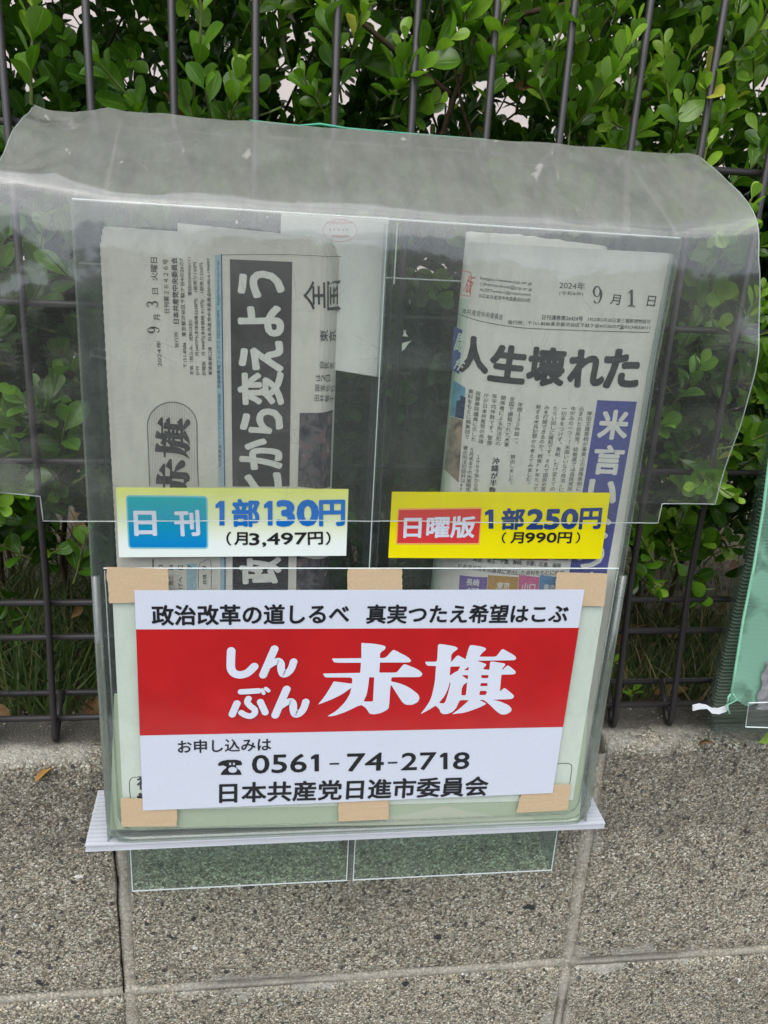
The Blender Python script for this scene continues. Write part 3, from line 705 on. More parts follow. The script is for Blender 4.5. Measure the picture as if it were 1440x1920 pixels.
def sheet_between(Lp, Rp, y, th, name, mat, parent):
    zs = sorted(set([p[1] for p in Lp]+[p[1] for p in Rp])); zs = [z_ for z_ in zs if z_ <= 0.2715]+[0.2725]
    def ip(P, z_):
        for (xa, za), (xb, zb) in zip(P, P[1:]):
            if za <= z_ <= zb: return xa+(xb-xa)*(z_-za)/(zb-za)
        return P[-1][0] if z_ > P[-1][1] else P[0][0]
    mb_ = MB()
    for z_ in zs:
        a_, b_ = ip(Lp, z_), ip(Rp, z_)
        mb_.v += [(a_, y, z_), (b_, y, z_), (b_, y+th, z_), (a_, y+th, z_)]
    n = len(zs)
    for i in range(n-1):
        for k in range(4):
            a_ = i*4+k; b_ = i*4+(k+1) % 4; mb_.f.append((a_, b_, b_+4, a_+4))
    mb_.f += [(3, 2, 1, 0), tuple((n-1)*4+k for k in range(4))]
    return mb_.build(name, mat, parent)
sheet_between(LP, RP, FY, 0.0015, 'front_panel', M['acrylic'], case)
# bright cut edges of the sheet
MB().tube([(0.0545, FY-0.0006, 0.2745), (0.225, FY-0.0006, 0.2735), (0.4015, FY-0.0006, 0.2722)], 0.0006, 6).build('top_edge', M['acrylic_edge'], case)
MB().tube([(x+0.0004, FY-0.0006, z_) for x, z_ in RP], 0.0006, 6).build('corner_edge', M['sleeve_rim'], case)
MB().tube([(x+0.0002, FY-0.0006, z_) for x, z_ in LP], 0.0006, 6).build('corner_edge', M['sleeve_rim'], case)
MB().box(0.0535, 0.4005, FY+0.0025, BY, -0.1478, -0.1463).build('bottom_panel', M['acrylic_side'], case)
MB().box(0.0540, 0.4010, BY+0.0005, BY+0.002, -0.1478, 0.3150).build('back_panel', M['acrylic'], case)
MB().tube([(0.0545, -0.018, 0.237), (0.4030, -0.018, 0.237)], 0.0006, 6).build('back_edge', M['acrylic_edge'], case)
# divider: two clear walls with a dark gap
dv = MB().box(0.2262, 0.2274, FY+0.002, -0.072, -0.146, 0.271).box(0.2305, 0.2312, FY+0.002, -0.072, -0.146, 0.271).build('divider', M['acrylic_side'], case)
MB().box(0.2258, 0.2264, FY+0.0017, FY+0.003, -0.14, 0.271).box(0.2316, 0.2322, FY+0.0017, FY+0.003, 0.238, 0.272).build('divider_edge', M['acrylic_edge'], case)

# two clear acrylic holders behind, reaching below the white board
for (xa, xb, lab) in ((0.0625, 0.2232, 'green tinged clear acrylic holder poking below the white board, under the daily paper half'), (0.2284, 0.3880, 'green tinged clear acrylic holder poking below the white board, under the Sunday paper half')):
    h = thing('acrylic_holder', lab, 'holder', ((xa+xb)/2, -0.055, -0.2115), 'clear holders under the box')
    zb_, zt_ = -0.2115, 0.2300
    MB().box(xa, xb, -0.0700, -0.0680, zb_, zt_).build('front_panel', M['acrylic_green'], h)
    MB().box(xa+0.003, xb-0.003, -0.0385, -0.0370, zb_+0.0022, zt_).build('back_panel', M['acrylic_green'], h)
    MB().box(xa-0.0030, xa-0.0002, -0.0700, -0.0372, zb_, zt_).build('side_panel', M['acrylic_side'], h)
    MB().box(xb+0.0002, xb+0.0024, -0.0700, -0.0372, zb_, zt_).build('side_panel', M['acrylic_side'], h)
    MB().box(xa+0.0002, xb-0.0002, -0.0678, -0.0372, zb_, zb_+0.002).build('bottom_panel', M['acrylic_green'], h)
    MB().box(xa-0.0004, xb+0.0004, -0.0706, -0.0701, zb_-0.0003, zb_+0.0005).build('bottom_edge', M['acrylic_edge'], h)
    MB().box(xa-0.0003, xa+0.0003, -0.0706, -0.0701, zb_+0.0006, -0.1530).build('corner_edge', M['acrylic_edge'], h)
    MB().box(xb-0.0003, xb+0.0003, -0.0706, -0.0701, zb_+0.0006, -0.1530).build('corner_edge', M['acrylic_edge'], h)
    MB().box(xa+0.0004, xb-0.0004, -0.0706, -0.0701, -0.1570, -0.1563).build('upper_edge', M['acrylic_edge'], h)

# white twin-wall board under the case: a U with a slot for the holders
bd = thing('plastic_board', 'white corrugated twin-wall plastic board lying under the newspaper box', 'board', (0.226, -0.06, -0.1525))
fl = (0.0365, -0.0938); fr = (0.4155, -0.0930); bl = (0.0340, -0.0330); br = (0.4165, -0.0345); sl_, sr_, sy_ = 0.0585, 0.3920, -0.0720
def board_layer(z0, z1, name, inset=0):
    ring = [(fl[0]+inset, fl[1]+inset), (fr[0]-inset, fr[1]+inset), (br[0]-inset, br[1]-inset), (sr_+inset, br[1]-inset), (sr_+inset, sy_-inset), (sl_-inset, sy_-inset), (sl_-inset, bl[1]-inset), (bl[0]+inset, bl[1]-inset)]
    n = len(ring); v = [(x, y, z0) for x, y in ring]+[(x, y, z1) for x, y in ring]
    # three convex pieces: front bar and two ears
    def caps(b): return [(b+0, b+1, b+4, b+5), (b+1, b+2, b+3, b+4), (b+0, b+5, b+6, b+7)]
    f = [q[::-1] for q in caps(0)]+caps(n)+[(i, (i+1) % n, n+(i+1) % n, n+i) for i in range(n)]
    return mesh(name, v, f, M['white_plastic'], bd)
board_layer(-0.1490, -0.1486, 'top_sheet'); board_layer(-0.1535, -0.1531, 'bottom_sheet')
rb = MB()
y = -0.0934; k = 0
while y < -0.0355:
    for (xa, xb) in ([(0.037, 0.4148)] if y < sy_-0.001 else [(0.0358, sl_-0.0004), (sr_+0.0004, 0.4155)]):
        rb.box(xa, xb, y, y+0.0005, -0.15305, -0.14905)
        rb.box(xa, xb, y-0.0009, y+0.0016, -0.14855, -0.1475)
    y += 0.0042
rb.build('rib', M['white_plastic'], bd, kind='stuff')

# sleeve with rounded corners on the lower front, and what is in it
def rounded(x0, x1, z0, z1, r, n=8, rt=None):
    out = []
    for (cx_, cz_, a0, rr) in ((x1, z1, 0, rt or r), (x0, z1, 90, rt or r), (x0, z0, 180, r), (x1, z0, 270, r)):
        ux = cx_-rr if cx_ == x1 else cx_+rr; uz = cz_-rr if cz_ == z1 else cz_+rr
        for i in range(n+1):
            t = math.radians(a0+90*i/n); out.append((ux+rr*math.cos(t), uz+rr*math.sin(t)))
    return out
SX0, SX1, SZ0, SZ1 = 0.0570, 0.3970, -0.1430, 0.0605
SY = FY-0.0030
ring = rounded(SX0, SX1, SZ0, SZ1, 0.008, rt=0.004)
n = len(ring); v = [(x, SY, z_) for x, z_ in ring]+[(x, SY+0.0004, z_) for x, z_ in ring]
mesh('sleeve', v, [tuple(range(n))[::-1], tuple(range(n, 2*n))]+[(i, n+i, n+(i+1) % n, (i+1) % n) for i in range(n)], M['sleeve'], case)
# moulded rim of the lower case: thick rounded bead at the sides and along the bottom
rimpts = [(0.0535, SY+0.0010, 0.2)]+[(0.0535, SY+0.0010, 0.2-0.331*i/12) for i in range(1, 13)]
rim = [(x, SY+0.0012, z_) for x, z_ in [(0.0545, 0.055), (0.0542, -0.05), (0.0540, -0.130), (0.0555, -0.1390), (0.0600, -0.1440), (0.0680, -0.1455), (0.22, -0.1460), (0.385, -0.1465), (0.3925, -0.1450), (0.3975, -0.1405), (0.3990, -0.1320), (0.3985, -0.05), (0.3990, 0.055)]]
MB().tube(rim, 0.0027, 10).build('moulded_rim', M['sleeve_rim'], case, smooth=True)
rim2 = [(x, SY+0.0004, z_) for x, z_ in [(0.0605, 0.0590), (0.0600, -0.126), (0.0630, -0.1345), (0.0690, -0.1375), (0.22, -0.1385), (0.382, -0.1385), (0.3895, -0.1350), (0.3920, -0.128), (0.3940, 0.0590)]]
MB().tube(rim2, 0.0006, 6).build('sleeve_seam', M['sleeve_rim'], case, smooth=True)
MB().tube([(x, SY-0.0002, z_) for x, z_ in [(SX0+.003, SZ1), (SX1-.003, SZ1)]], 0.0004, 6).build('sleeve_lip', M['acrylic_edge'], case)

# printed sheets inside the sleeve
ps = thing('printed_sheet', 'pale mint printed sheet in the box front, mostly hidden behind the red and white sign', 'sheet', (0.226, FY-0.0018, -0.14))
px_slab('upper_sheet', [(211, 1122), (1134, 1122), (1074, 1500), (231, 1521)], FY-0.0016, 0.0002, M['sheet'], ps)
bs = px_slab('lower_sheet', [(214, 1300), (1106, 1300), (1086, 1541), (206, 1556)], FY-0.0009, 0.0002, M['back_sheet'], ps)
pp = Print(FY-0.0009, 0.0001)
Lc = [pp.pt(*q) for q in [(660, 1560), (655, 1552), (665, 1541), (720, 1526), (800, 1514), (840, 1511), (840, 1511), (900, 1516), (950, 1526), (975, 1538), (960, 1546)]]
pp.poly([(q.x, q.z) for q in [pp.pt(*p) for p in [(560, 1548), (640, 1540), (760, 1527), (836, 1511), (870, 1520), (930, 1529), (1000, 1532), (1000, 1543), (780, 1546)]]])
pp.build('curved_print', M['back_sheet2'], bs)
def line_strip(pr, pts, wd): pr.stroke(pts, wd, caps=False)
pr = Print(FY-0.0016, 0.00012)
line_strip(pr, [(245, 1500), (243, 1480), (243, 1466), (247, 1459), (254, 1457), (275, 1456)], 1.4)
line_strip(pr, [(1035, 1433), (1060, 1431), (1069, 1433), (1072, 1440), (1068, 1470)], 1.4)
pr.text('社', (258, 1480), (284, 1479), (258, 1456), 0.03); pr.text('※', (258, 1502), (284, 1501), (258, 1486), 0.03)
pr.build('lettering', M['ink'], ps)

# sign taped on the front
GY = SY-0.0016
sg = thing('sign', 'red and white newspaper subscription sign with large brush lettering, taped to the box front', 'sign', (0.225, GY, -0.12))
sgp = px_slab('paper', [(252, 1107), (1096, 1105.5), (1036, 1487), (268, 1520)], GY, 0.0002, M['sign_paper'], sg)
rp = Print(GY, 0.00010); rp.quad([(255, 1180), (1085.5, 1177), (1056, 1363), (262, 1379)]); rband = rp.build('red_band', M['red'], sg)
gray = Print(GY, 0.00022)
for off, w_ in ((0, 0),): pass
lt = Print(GY, 0.00025)
BD = 0.027
lt.text('政治改革の道しるべ', (286, 1172), (653, 1168.5), (286, 1135), BD); lt.text('真実つたえ希望はこぶ', (687, 1168.5), (1062, 1167), (687, 1134), BD)
lt.text('お申し込みは', (334, 1412), (508, 1407), (334, 1388), 0.016)
def fph(x, y): q_ = lt.pt(408+(x-1275)/165*46, 1453-(255-y)/140*29); return (q_.x, q_.z)
TEL = [(1295,253),(1300,235),(1312,212),(1330,193),(1336,178),(1322,174),(1318,166),(1282,172),(1277,160),(1285,140),(1310,124),(1345,116),(1400,116),(1430,126),(1440,146),(1436,166),(1402,166),(1398,172),(1404,192),(1425,212),(1434,235),(1436,253)]
lt.poly([fph(*p) for p in TEL], [[fph(1376+30*math.cos(t*math.pi/9), 207+27*math.sin(t*math.pi/9)) for t in range(18)], [fph(*p) for p in [(1352,142),(1366,142),(1366,164),(1352,164)]], [fph(*p) for p in [(1378,142),(1392,142),(1392,164),(1378,164)]]])
lt.text('056', (473, 1450), (574, 1447), (473, 1416), 0.016); one(lt, 583, 598, 1414, 1446); lt.stroke([(618, 1432), (636, 1431.5)], 3.6, caps=False)
lt.text('74', (650, 1446), (718, 1444), (650, 1413), 0.016); lt.stroke([(727, 1430), (745, 1429.5)], 3.6, caps=False)
lt.text('27', (752, 1444), (815, 1442), (752, 1412), 0.016); one(lt, 825, 839, 1411, 1442); lt.text('8', (849, 1442), (878, 1441), (849, 1411), 0.016)
lt.text('日本共産党日進市委員会', (412, 1505), (912, 1491), (412, 1468), BD)
lt.build('lettering', M['ink'], sg)
wt = Print(GY, 0.00030)
def zz1(x, y): return (400+x/3.6, 1190+y/3.6)
K = 1/3.6
wt.stroke([zz1(*p) for p in [(121, 108), (118, 180), (120, 228), (140, 258), (182, 270), (232, 255), (277, 213)]], 58*K)
for ox, oy in ((0, 0), (82, 270)):
    wt.eps += 0.00003
    wt.stroke([zz1(p[0]+ox, p[1]+oy) for p in [(413, 94), (375, 180), (336, 270)]], 54*K); wt.eps += 0.00003
    wt.stroke([zz1(p[0]+ox, p[1]+oy) for p in [(380, 212), (410, 186), (440, 176), (456, 195), (458, 232), (470, 262), (497, 258), (525, 228), (542, 180)]], [30*K, 44*K, 50*K, 52*K, 52*K, 52*K, 50*K, 50*K, 52*K])
for q, w_ in (([(186, 381), (250, 378), (305, 374)], 42), ([(160, 458), (128, 532)], 50), ([(318, 448), (350, 518)], 48), ([(238, 425), (230, 448), (250, 475), (278, 498), (278, 525), (250, 543), (215, 535), (190, 520)], 44), ([(328, 366), (340, 388)], 26), ([(354, 356), (372, 370)], 28)):
    wt.eps += 0.00003; wt.stroke([zz1(*p) for p in q], w_*K)
wt.eps = 0.0003
def fn1(x, y): q = wt.pt(590+x/6.857, 1190+y/6.857); return (q.x, q.z)
def fn2(x, y): q = wt.pt(770+x/6.857, 1190+y/6.857); return (q.x, q.z)
brush(wt, AKA, fn1); brush(wt, HATA, fn2)
wt.build('brush_lettering', M['white_ink'], sg)
for q in ([(199, 1063), (315, 1066), (317, 1128), (205, 1131)], [(652, 1066), (754, 1067), (754, 1128), (652, 1128)], [(1045, 1073), (1139, 1075), (1132, 1136), (1036, 1136)],
          [(227, 1497), (333, 1497), (332, 1549), (228, 1550)], [(635, 1490), (729, 1488), (728, 1536), (634, 1540)], [(980, 1473), (1071, 1470), (1064, 1519), (968, 1524)]):
    tp = [at(x, y, SY-0.0008) for x, y in q]; vt = []; ft = []
    for j in range(13):
        for i in range(9):
            u_, w_ = i/8, j/12
            p_ = (tp[0]*(1-u_)+tp[1]*u_)*(1-w_)+(tp[3]*(1-u_)+tp[2]*u_)*w_
            jx = random.uniform(-0.00035, 0.00035) if i in (0, 8) else 0
            vt.append((p_.x+jx, p_.y-0.00018*abs(mnoise.noise((p_.x*180, p_.z*260, 2)))-(0.0005*u_**6 if q[0][0] == 1045 else 0), p_.z))
    for j in range(12):
        for i in range(8):
            a_ = j*9+i; ft.append((a_+9, a_+10, a_+1, a_))
    mesh('tape', vt, ft, M['tape'], sg).modifiers.new('thick', 'SOLIDIFY').thickness = -0.00015

# price labels on the case front
LY = FY-0.0008
def price(name, label, quad_, mat):
    t = thing(name, label, 'price label', tuple(at(*quad_[3], LY)), 'price labels stuck on the box')
    px_slab('paper', quad_, LY, 0.0002, mat, t); return t
z0 = at(430, 1040, LY).z; z1 = at(430, 916, LY).z
M['lab1'] = grad('label_pale_gradient', z0+0.008, z1, (0.78, 0.86, 0.80, 1), (0.78, 0.83, 0.20, 1))
M['teal'] = grad('label_blue_gradient', z0+0.006, z1-0.004, (0.0, 0.22, 0.55, 1), (0.01, 0.42, 0.42, 1))
t1 = price('price_label', 'pale yellow and white price label with blue box, below the daily newspaper', [(217, 914), (653.5, 917), (649, 1042), (223, 1045)], M['lab1'])
def rquad(pr, q, r):
    P = [pr.pt(*p) for p in q]; x0 = (P[0].x+P[3].x)/2; x1 = (P[1].x+P[2].x)/2; zt = (P[0].z+P[1].z)/2; zb = (P[2].z+P[3].z)/2
    rg = rounded(x0, x1, zb, zt, r); pr.add(rg, [tuple(range(len(rg)))[::-1]])
a1 = Print(LY, 0.0001); rquad(a1, [(236.5, 928), (391, 930), (389, 1028), (240, 1030)], 0.0022); a1.build('box_rim', M['cyan_rim'], t1)
a1 = Print(LY, 0.0002); rquad(a1, [(239, 931), (388, 933), (386, 1025), (243, 1027)], 0.0016); a1.build('box_fill', M['teal'], t1)
a1 = Print(LY, 0.0003); a1.text('日', (254, 1003), (293, 1003), (254, 959), 0.035); a1.text('刊', (330, 1004), (374, 1003), (330, 958), 0.035); a1.build('white_lettering', M['white_ink'], t1)
a1 = Print(LY, 0.0003); one(a1, 404, 421, 939, 985); a1.text('部', (437, 986), (485, 986), (437, 937), 0.038); one(a1, 495, 511, 939, 985); a1.text('30', (521, 985), (595, 983.5), (521, 940), 0.045); a1.text('円', (600, 985), (645, 984), (600, 939), 0.035); a1.build('blue_lettering', M['blue_price'], t1)
a1 = Print(LY, 0.0003); a1.text('（', (425, 1022), (433, 1022), (425, 997), 0.02); a1.text('月', (440, 1021), (464, 1021), (440, 998), 0.028); a1.text('3,497', (468, 1025), (575, 1023), (468, 1000), 0.022); a1.text('円', (578, 1021), (605, 1020), (578, 998), 0.028); a1.text('）', (611, 1021), (619, 1021), (611, 997), 0.02); a1.build('black_lettering', M['ink'], t1)
t2 = price('price_label', 'bright yellow price label with red box, below the Sunday newspaper', [(735, 922), (1145, 924), (1127, 1048), (728, 1046)], M['yellow'])
a1 = Print(LY, 0.0001); a1.quad([(746, 953), (904, 951), (899, 1021), (742, 1021)]); a1.build('box_rim', M['orange_rim'], t2)
a1 = Print(LY, 0.0002); a1.quad([(748, 956), (902, 954), (897, 1018), (744.5, 1018)]); a1.build('box_fill', M['red_label'], t2)
a1 = Print(LY, 0.0003); a1.text('日曜版', (757, 1008), (888, 1007), (757, 969), 0.03); a1.build('white_lettering', M['white_ink'], t2)
a1 = Print(LY, 0.0003); one(a1, 909, 925, 955, 991); a1.text('部', (940, 992), (980, 991.5), (940, 954), 0.038); a1.text('250', (988, 991), (1080, 990), (988, 956), 0.045); a1.text('円', (1086, 991), (1124, 990), (1086, 954), 0.035); a1.build('navy_lettering', M['navy_price'], t2)
a1 = Print(LY, 0.0003); a1.text('（', (940, 1018), (947, 1018), (940, 998), 0.02); a1.text('月', (957, 1018), (980, 1018), (957, 998), 0.028); a1.text('990', (984, 1017), (1042, 1016.5), (984, 999), 0.025); a1.text('円', (1045, 1018), (1070, 1018), (1045, 998), 0.028); a1.text('）', (1079, 1018), (1086, 1018), (1079, 998), 0.02); a1.build('black_lettering', M['ink'], t2)

# ------------------------------------------------------------------ daily newspaper (left)
NY = -0.0835
def g1(X, Z):
    y = NY+0.0006*math.sin(X*70+Z*9)
    if X > 0.1885: y += 0.0115*min(1, ((X-0.1885)/0.0125))**2.2
    return y
n1 = thing('newspaper', 'folded daily newspaper standing sideways in the box, black banner with white headline', 'newspaper', (0.134, NY+0.005, -0.145), 'newspapers in the box')
def paper_sheet(name, g, xl, xr, zb, ztf, th, mat, parent, nx=46, nz=30, dy=0.0, jag=0.0, xfun=None):
    v = []; f = []
    for j in range(nz+1):
        for i in range(nx+1):
            u, w_ = i/nx, j/nz
            X = xl+(xr-xl)*u; Z = zb+(ztf(X)-zb)*w_
            x = X+(jag*(1 if j % 2 else -1) if i == 0 else 0)
            if xfun: x = xfun(x, Z)
            v.append((x, g(x, Z)+dy, Z))
    n_ = len(v); v += [(a_, b_+th, c_) for a_, b_, c_ in v]
    for j in range(nz):
        for i in range(nx):
            a_ = j*(nx+1)+i; f.append((a_, a_+1, a_+nx+2, a_+nx+1)); f.append((n_+a_+nx+1, n_+a_+nx+2, n_+a_+1, n_+a_))
    def e(ids, fl_):
        for a_, b_ in zip(ids, ids[1:]):
            q = (a_, b_, n_+b_, n_+a_); f.append(q if fl_ else q[::-1])
    e([i for i in range(nx+1)], False); e([nz*(nx+1)+i for i in range(nx+1)], True)
    e([j*(nx+1) for j in range(nz+1)], True); e([j*(nx+1)+nx for j in range(nz+1)], False)
    return mesh(name, v, f, mat, parent, smooth=False)
page1 = paper_sheet('front_page', g1, 0.0690, 0.2010, -0.145, lambda X: 0.2500, 0.0003, M['news_paper'], n1, nz=150, jag=0.0003)
for k in range(7):
    paper_sheet('inner_sheet', g1, 0.0663-0.0004*(k % 2)+0.0002*k, 0.2005-0.0004*k, -0.145, (lambda X, k=k: 0.2514+0.0016*k+0.0004*math.sin(k*2.1+X*40)), 0.0003, M['news_paper'], n1, nz=150 if k == 0 else 12, dy=0.0009+0.0010*k, jag=0.0003 if k == 0 else 0)
paper_sheet('inner_sheet', g1, 0.108, 0.1985, -0.10, lambda X: 0.2650-0.004*(X-0.108)/0.09, 0.0003, M['news_paper'], n1, nz=10, dy=0.0092)

P = Print(g1); 
P.text('2024年', (304, 687), (302, 638), (295, 687)); P.text('月', (301, 601), (300, 590), (289, 601), 0.005); P.text('日', (297, 551), (296, 540), (286, 551)); P.text('火曜日', (296, 526), (295, 483), (283, 526), 0.01)
P.text('日刊第２６４２６号', (318, 587), (315, 486), (308, 587), 0.008)
P.text('発行所', (336, 652), (334, 622), (328, 652)); P.text('日本共産党中央委員会', (336, 607), (332, 483), (325, 607), 0.018)
P.text('〒151-8586　東京都渋谷区千駄ケ谷4の26の7', (351, 689), (344, 484), (343, 689), 0.006)
P.text('定価（税込み、送料は別）　　　　電話03(3403)6111', (364, 703), (359, 483), (356, 703), 0.006)
P.text('日刊　　月3497円(本体価格3238円)　1部売り130円', (375, 703), (370, 492), (367, 703), 0.006)
P.text('日曜版　月 990円(本体価格 917円)　1部売り250円', (387, 703), (382, 493), (379, 703), 0.006)
P.text('郵便振替口座　日本共産党中央委員会00180-6-194897', (398, 703), (394, 484), (391, 703), 0.006)
P.text('14', (325, 1068), (325, 1059), (317, 1068)); P.text('見①', (325, 1097), (325, 1079), (316, 1097)); P.text('12', (343, 1068), (343, 1059), (334, 1068)); P.text('げへ', (343, 1104), (343, 1081), (334, 1104))
P.text('7', (363, 1067), (363, 1060), (353, 1067)); P.text('9', (388, 1068), (388, 1061), (379, 1068)); P.text('将棋', (388, 1096), (388, 1077), (380, 1096)); P.text('3', (306, 1064), (306, 1059), (298, 1064))
for ch, (xa, y0_, y1_) in {'全': (570, 580, 527), '国': (614, 579, 526)}.items():
    P.text(ch, (xa+(40 if ch == '全' else 26), y0_), (xa+(39 if ch == '全' else 26), y1_), (xa, y0_), 0.012)
P.text('東', (615, 640), (615, 618), (600, 640), 0.006); P.text('京', (630, 639), (630, 618), (617, 639), 0.006)
for st, x_, y_ in (('田村智子', 590, 752), ('国宣伝行', 591, 733), ('は２日、', 592, 714), ('自民党総', 599, 690)):
    for i, ch in enumerate(st):
        if ch in '、': continue
        xx = x_+i*9.6
        P.text(ch, (xx+8, y_), (xx+8, y_-12), (xx, y_))
P.stroke([(417, 478), (480, 477), (560, 478), (641, 481)], 1.0, caps=False)
P.stroke([(287, 1048), (287, 1066)], 2.5, caps=False)
P.stroke([(372, 1105), (373, 1062), (381, 1053), (395, 1053), (396, 1105)], 0.8, caps=False)
P.build('lettering', M['news_ink'], page1)
# serif date figures, drawn with a swelling stroke; baseline runs upward
Q = Print(g1)
def fig9(cx_, cy_, sx_, sy_, rot, pr):
    """figure 9 in a unit box, origin at its centre"""
    def mp(u, v_): return (cx_+v_*sx_, cy_-u*sy_) if rot else (cx_+u*sx_, cy_+v_*sy_)
    bowl = [(0.30, -0.20), (0.12, -0.46), (-0.22, -0.42), (-0.34, -0.17), (-0.20, 0.06), (0.10, 0.05), (0.30, -0.20)]
    k = min(abs(sx_), abs(sy_))
    pr.stroke([mp(*p) for p in bowl], [0.20*k, 0.08*k, 0.18*k, 0.24*k, 0.10*k, 0.08*k, 0.22*k], caps=False); pr.eps += 0.00003
    pr.stroke([mp(*p) for p in [(0.31, -0.22), (0.34, 0.05), (0.20, 0.35), (-0.12, 0.47), (-0.28, 0.36)]], [0.22*k, 0.22*k, 0.14*k, 0.06*k, 0.18*k]); pr.eps += 0.00003
def fig3(cx_, cy_, sx_, sy_, pr):
    def mp(u, v_): return (cx_+v_*sx_, cy_-u*sy_)
    k = min(sx_, sy_)
    pr.stroke([mp(*p) for p in [(-0.28, -0.34), (-0.05, -0.47), (0.22, -0.36), (0.18, -0.12), (-0.08, -0.03)]], [0.18*k, 0.07*k, 0.20*k, 0.20*k, 0.06*k]); pr.eps += 0.00003
    pr.stroke([mp(*p) for p in [(-0.08, -0.03), (0.24, 0.06), (0.30, 0.26), (0.05, 0.47), (-0.32, 0.34)]], [0.06*k, 0.18*k, 0.24*k, 0.07*k, 0.18*k]); pr.eps += 0.00003
fig9(288, 618.5, 23, 14, True, Q); fig3(286, 570, 23, 14, Q)
Q.build('date_figures', M['news_ink'], page1)
B = Print(g1, 0.00012); B.quad([(402, 478), (414, 478), (420, 912), (410, 912)], 1, 10); B.quad([(413, 1044), (421, 1044), (421, 1110), (413, 1110)]); B.build('cyan_strip', M['news_cyan'], page1)
B = Print(g1, 0.00030); B.stroke([(415.3, 476), (418, 700), (421.5, 912)], 2.0, caps=False); B.stroke([(422, 1044), (422, 1110)], 2.0, caps=False); B.build('blue_rule', M['news_darkblue'], page1)
B = Print(g1, 0.00012); B.quad([(350, 1057), (369, 1057), (369, 1110), (350, 1110)]); B.build('tinted_box', M['news_cyan'], page1)
B = Print(g1); B.text('中央委員会ファックス 03(5474)8358　赤旗編集局ファックス 03(3350)1904　https://www.jcp.or.jp/', (416.5, 875), (412, 487), (409.5, 875), 0.004); B.build('strip_lettering', M['news_darkblue'], page1)
B = Print(g1, 0.00012); B.quad([(431, 486), (548, 491), (543, 912), (436, 912)], 8, 8); B.quad([(436, 1040), (541, 1040), (540, 1112), (436, 1112)], 8, 2); B.build('black_banner', M['news_black'], page1)
B = Print(g1)
for ch, xa, xb, y0_, y1_ in (('う', 449, 531, 556, 511), ('よ', 450, 530, 628, 576), ('え', 451, 529, 695, 642), ('変', 449, 530, 757, 699), ('ら', 453, 528, 810, 768), ('か', 452, 527, 877, 824), ('と', 452, 526, 935, 888), ('も', 452, 526, 990, 945), ('治', 452, 526, 1037, 1000), ('政', 452, 526, 1091, 1046)):
    B.text(ch, (xb, y0_), (xb-1, y1_), (xa, y0_), 0.035)
B.build('banner_lettering', M['news_reverse'], page1)
# capsule masthead
B = Print(g1, 0.00015)
cap = [(281, 912), (278.5, 850), (276.5, 800)]+[(323-46.5*math.cos(t), 798-44*math.sin(t)) for t in [math.radians(a_) for a_ in range(0, 181, 12)]]+[(370, 850), (372, 912)]
B.stroke(cap, 2.0, caps=False)
for i in range(1, 30):
    x_ = 277+i*3.13
    yt = 798-43*math.sqrt(max(0, 1-((x_-323)/46)**2))
    x2 = x_+4*(1-i/30)
    B.stroke([(x_, yt), (x2, 912)], 0.42, caps=False)
B.build('masthead_frame', M['news_grey'], page1)
B = Print(g1, 0.00034)
def r2(G, x0, x1, y0, y1):
    us = [p[0] for p in G['o']]; vs = [p[1] for p in G['o']]; u0, u1, v0, v1 = min(us), max(us), min(vs), max(vs)
    def fn(u, v_):
        q = B.pt(x0+(x1-x0)*(v_-v0)/(v1-v0), y1-(y1-y0)*(u-u0)/(u1-u0)); return (q.x, q.z)
    return fn
brush(B, HATA, r2(HATA, 290, 357, 782, 861)); brush(B, AKA, r2(AKA, 292, 358, 860, 940))
B.build('masthead_lettering', M['news_ink'], page1)
# dim printed photograph
def photo_mat(name, stops, sc=(60, 60, 60), seed=0.0):
    a = NT(name); mp = a.t.nodes.new('ShaderNodeMapping'); mp.inputs['Scale'].default_value = sc; mp.inputs['Location'].default_value = (seed, seed, seed); a.l(a.pos(), mp.inputs[0])
    n_ = a.tex('ShaderNodeTexNoise', 1.0, mp.outputs[0], Detail=4.0, Distortion=0.8)
    return a.done(a.principled(a.ramp(n_.outputs['Fac'], stops), 0.85, 0.15))
M['photo1'] = photo_mat('printed_photo_dark', [(0.3, (0.03, 0.03, 0.035, 1)), (0.45, (0.07, 0.068, 0.072, 1)), (0.56, (0.13, 0.125, 0.13, 1)), (0.62, (0.15, 0.09, 0.08, 1)), (0.75, (0.34, 0.32, 0.31, 1))], (190, 190, 130))
B = Print(g1, 0.00012); B.quad([(562, 774), (624, 768), (619, 912), (558, 912)], 10, 3); B.build('printed_photograph', M['photo1'], page1); B = Print(g1, 0.00012); B.quad([(556, 1042), (617, 1042), (616, 1112), (555, 1112)], 10, 3); B.build('printed_photograph', M['photo1'], page1)

# white envelope with a red stamp behind the daily paper
EY = -0.0730
ev = thing('envelope', 'white paper envelope with faint red stamp, standing behind the daily newspaper', 'envelope', tuple(at(640, 690, EY)))
q = px_quad([(527, 404), (729, 411), (706, 706), (520, 676)], EY)
for k in range(3):
    MB().slab([Vector(p)+Vector((0, 0.0012*k, 0.0006*k*(-1)**k)) for p in (q[3], q[2], q[1], q[0])], 0.0004).build('sheet', M['envelope'], ev)
st = Print(EY, 0.0002)
rg = [(637+32*math.cos(t*math.pi/12), 432+21*math.sin(t*math.pi/12)) for t in range(25)]
st.stroke(rg, 1.0, caps=False); st.text('〜ᔕ〜〜ᔕ', (612, 424), (662, 426), (612, 414), 0) if False else None
for i in range(14):
    a_ = 612+i*3.6; st.stroke([(a_, 419+random.uniform(-2, 2)), (a_+1.5, 415+random.uniform(-2, 2)), (a_+3, 419)], 0.9, caps=False)
    if 2 < i < 12: st.stroke([(a_, 446+random.uniform(-2, 1)), (a_+1.5, 441), (a_+2.6, 445+random.uniform(-2, 2))], 0.9, caps=False)
st.build('stamp', M['stamp'], ev)
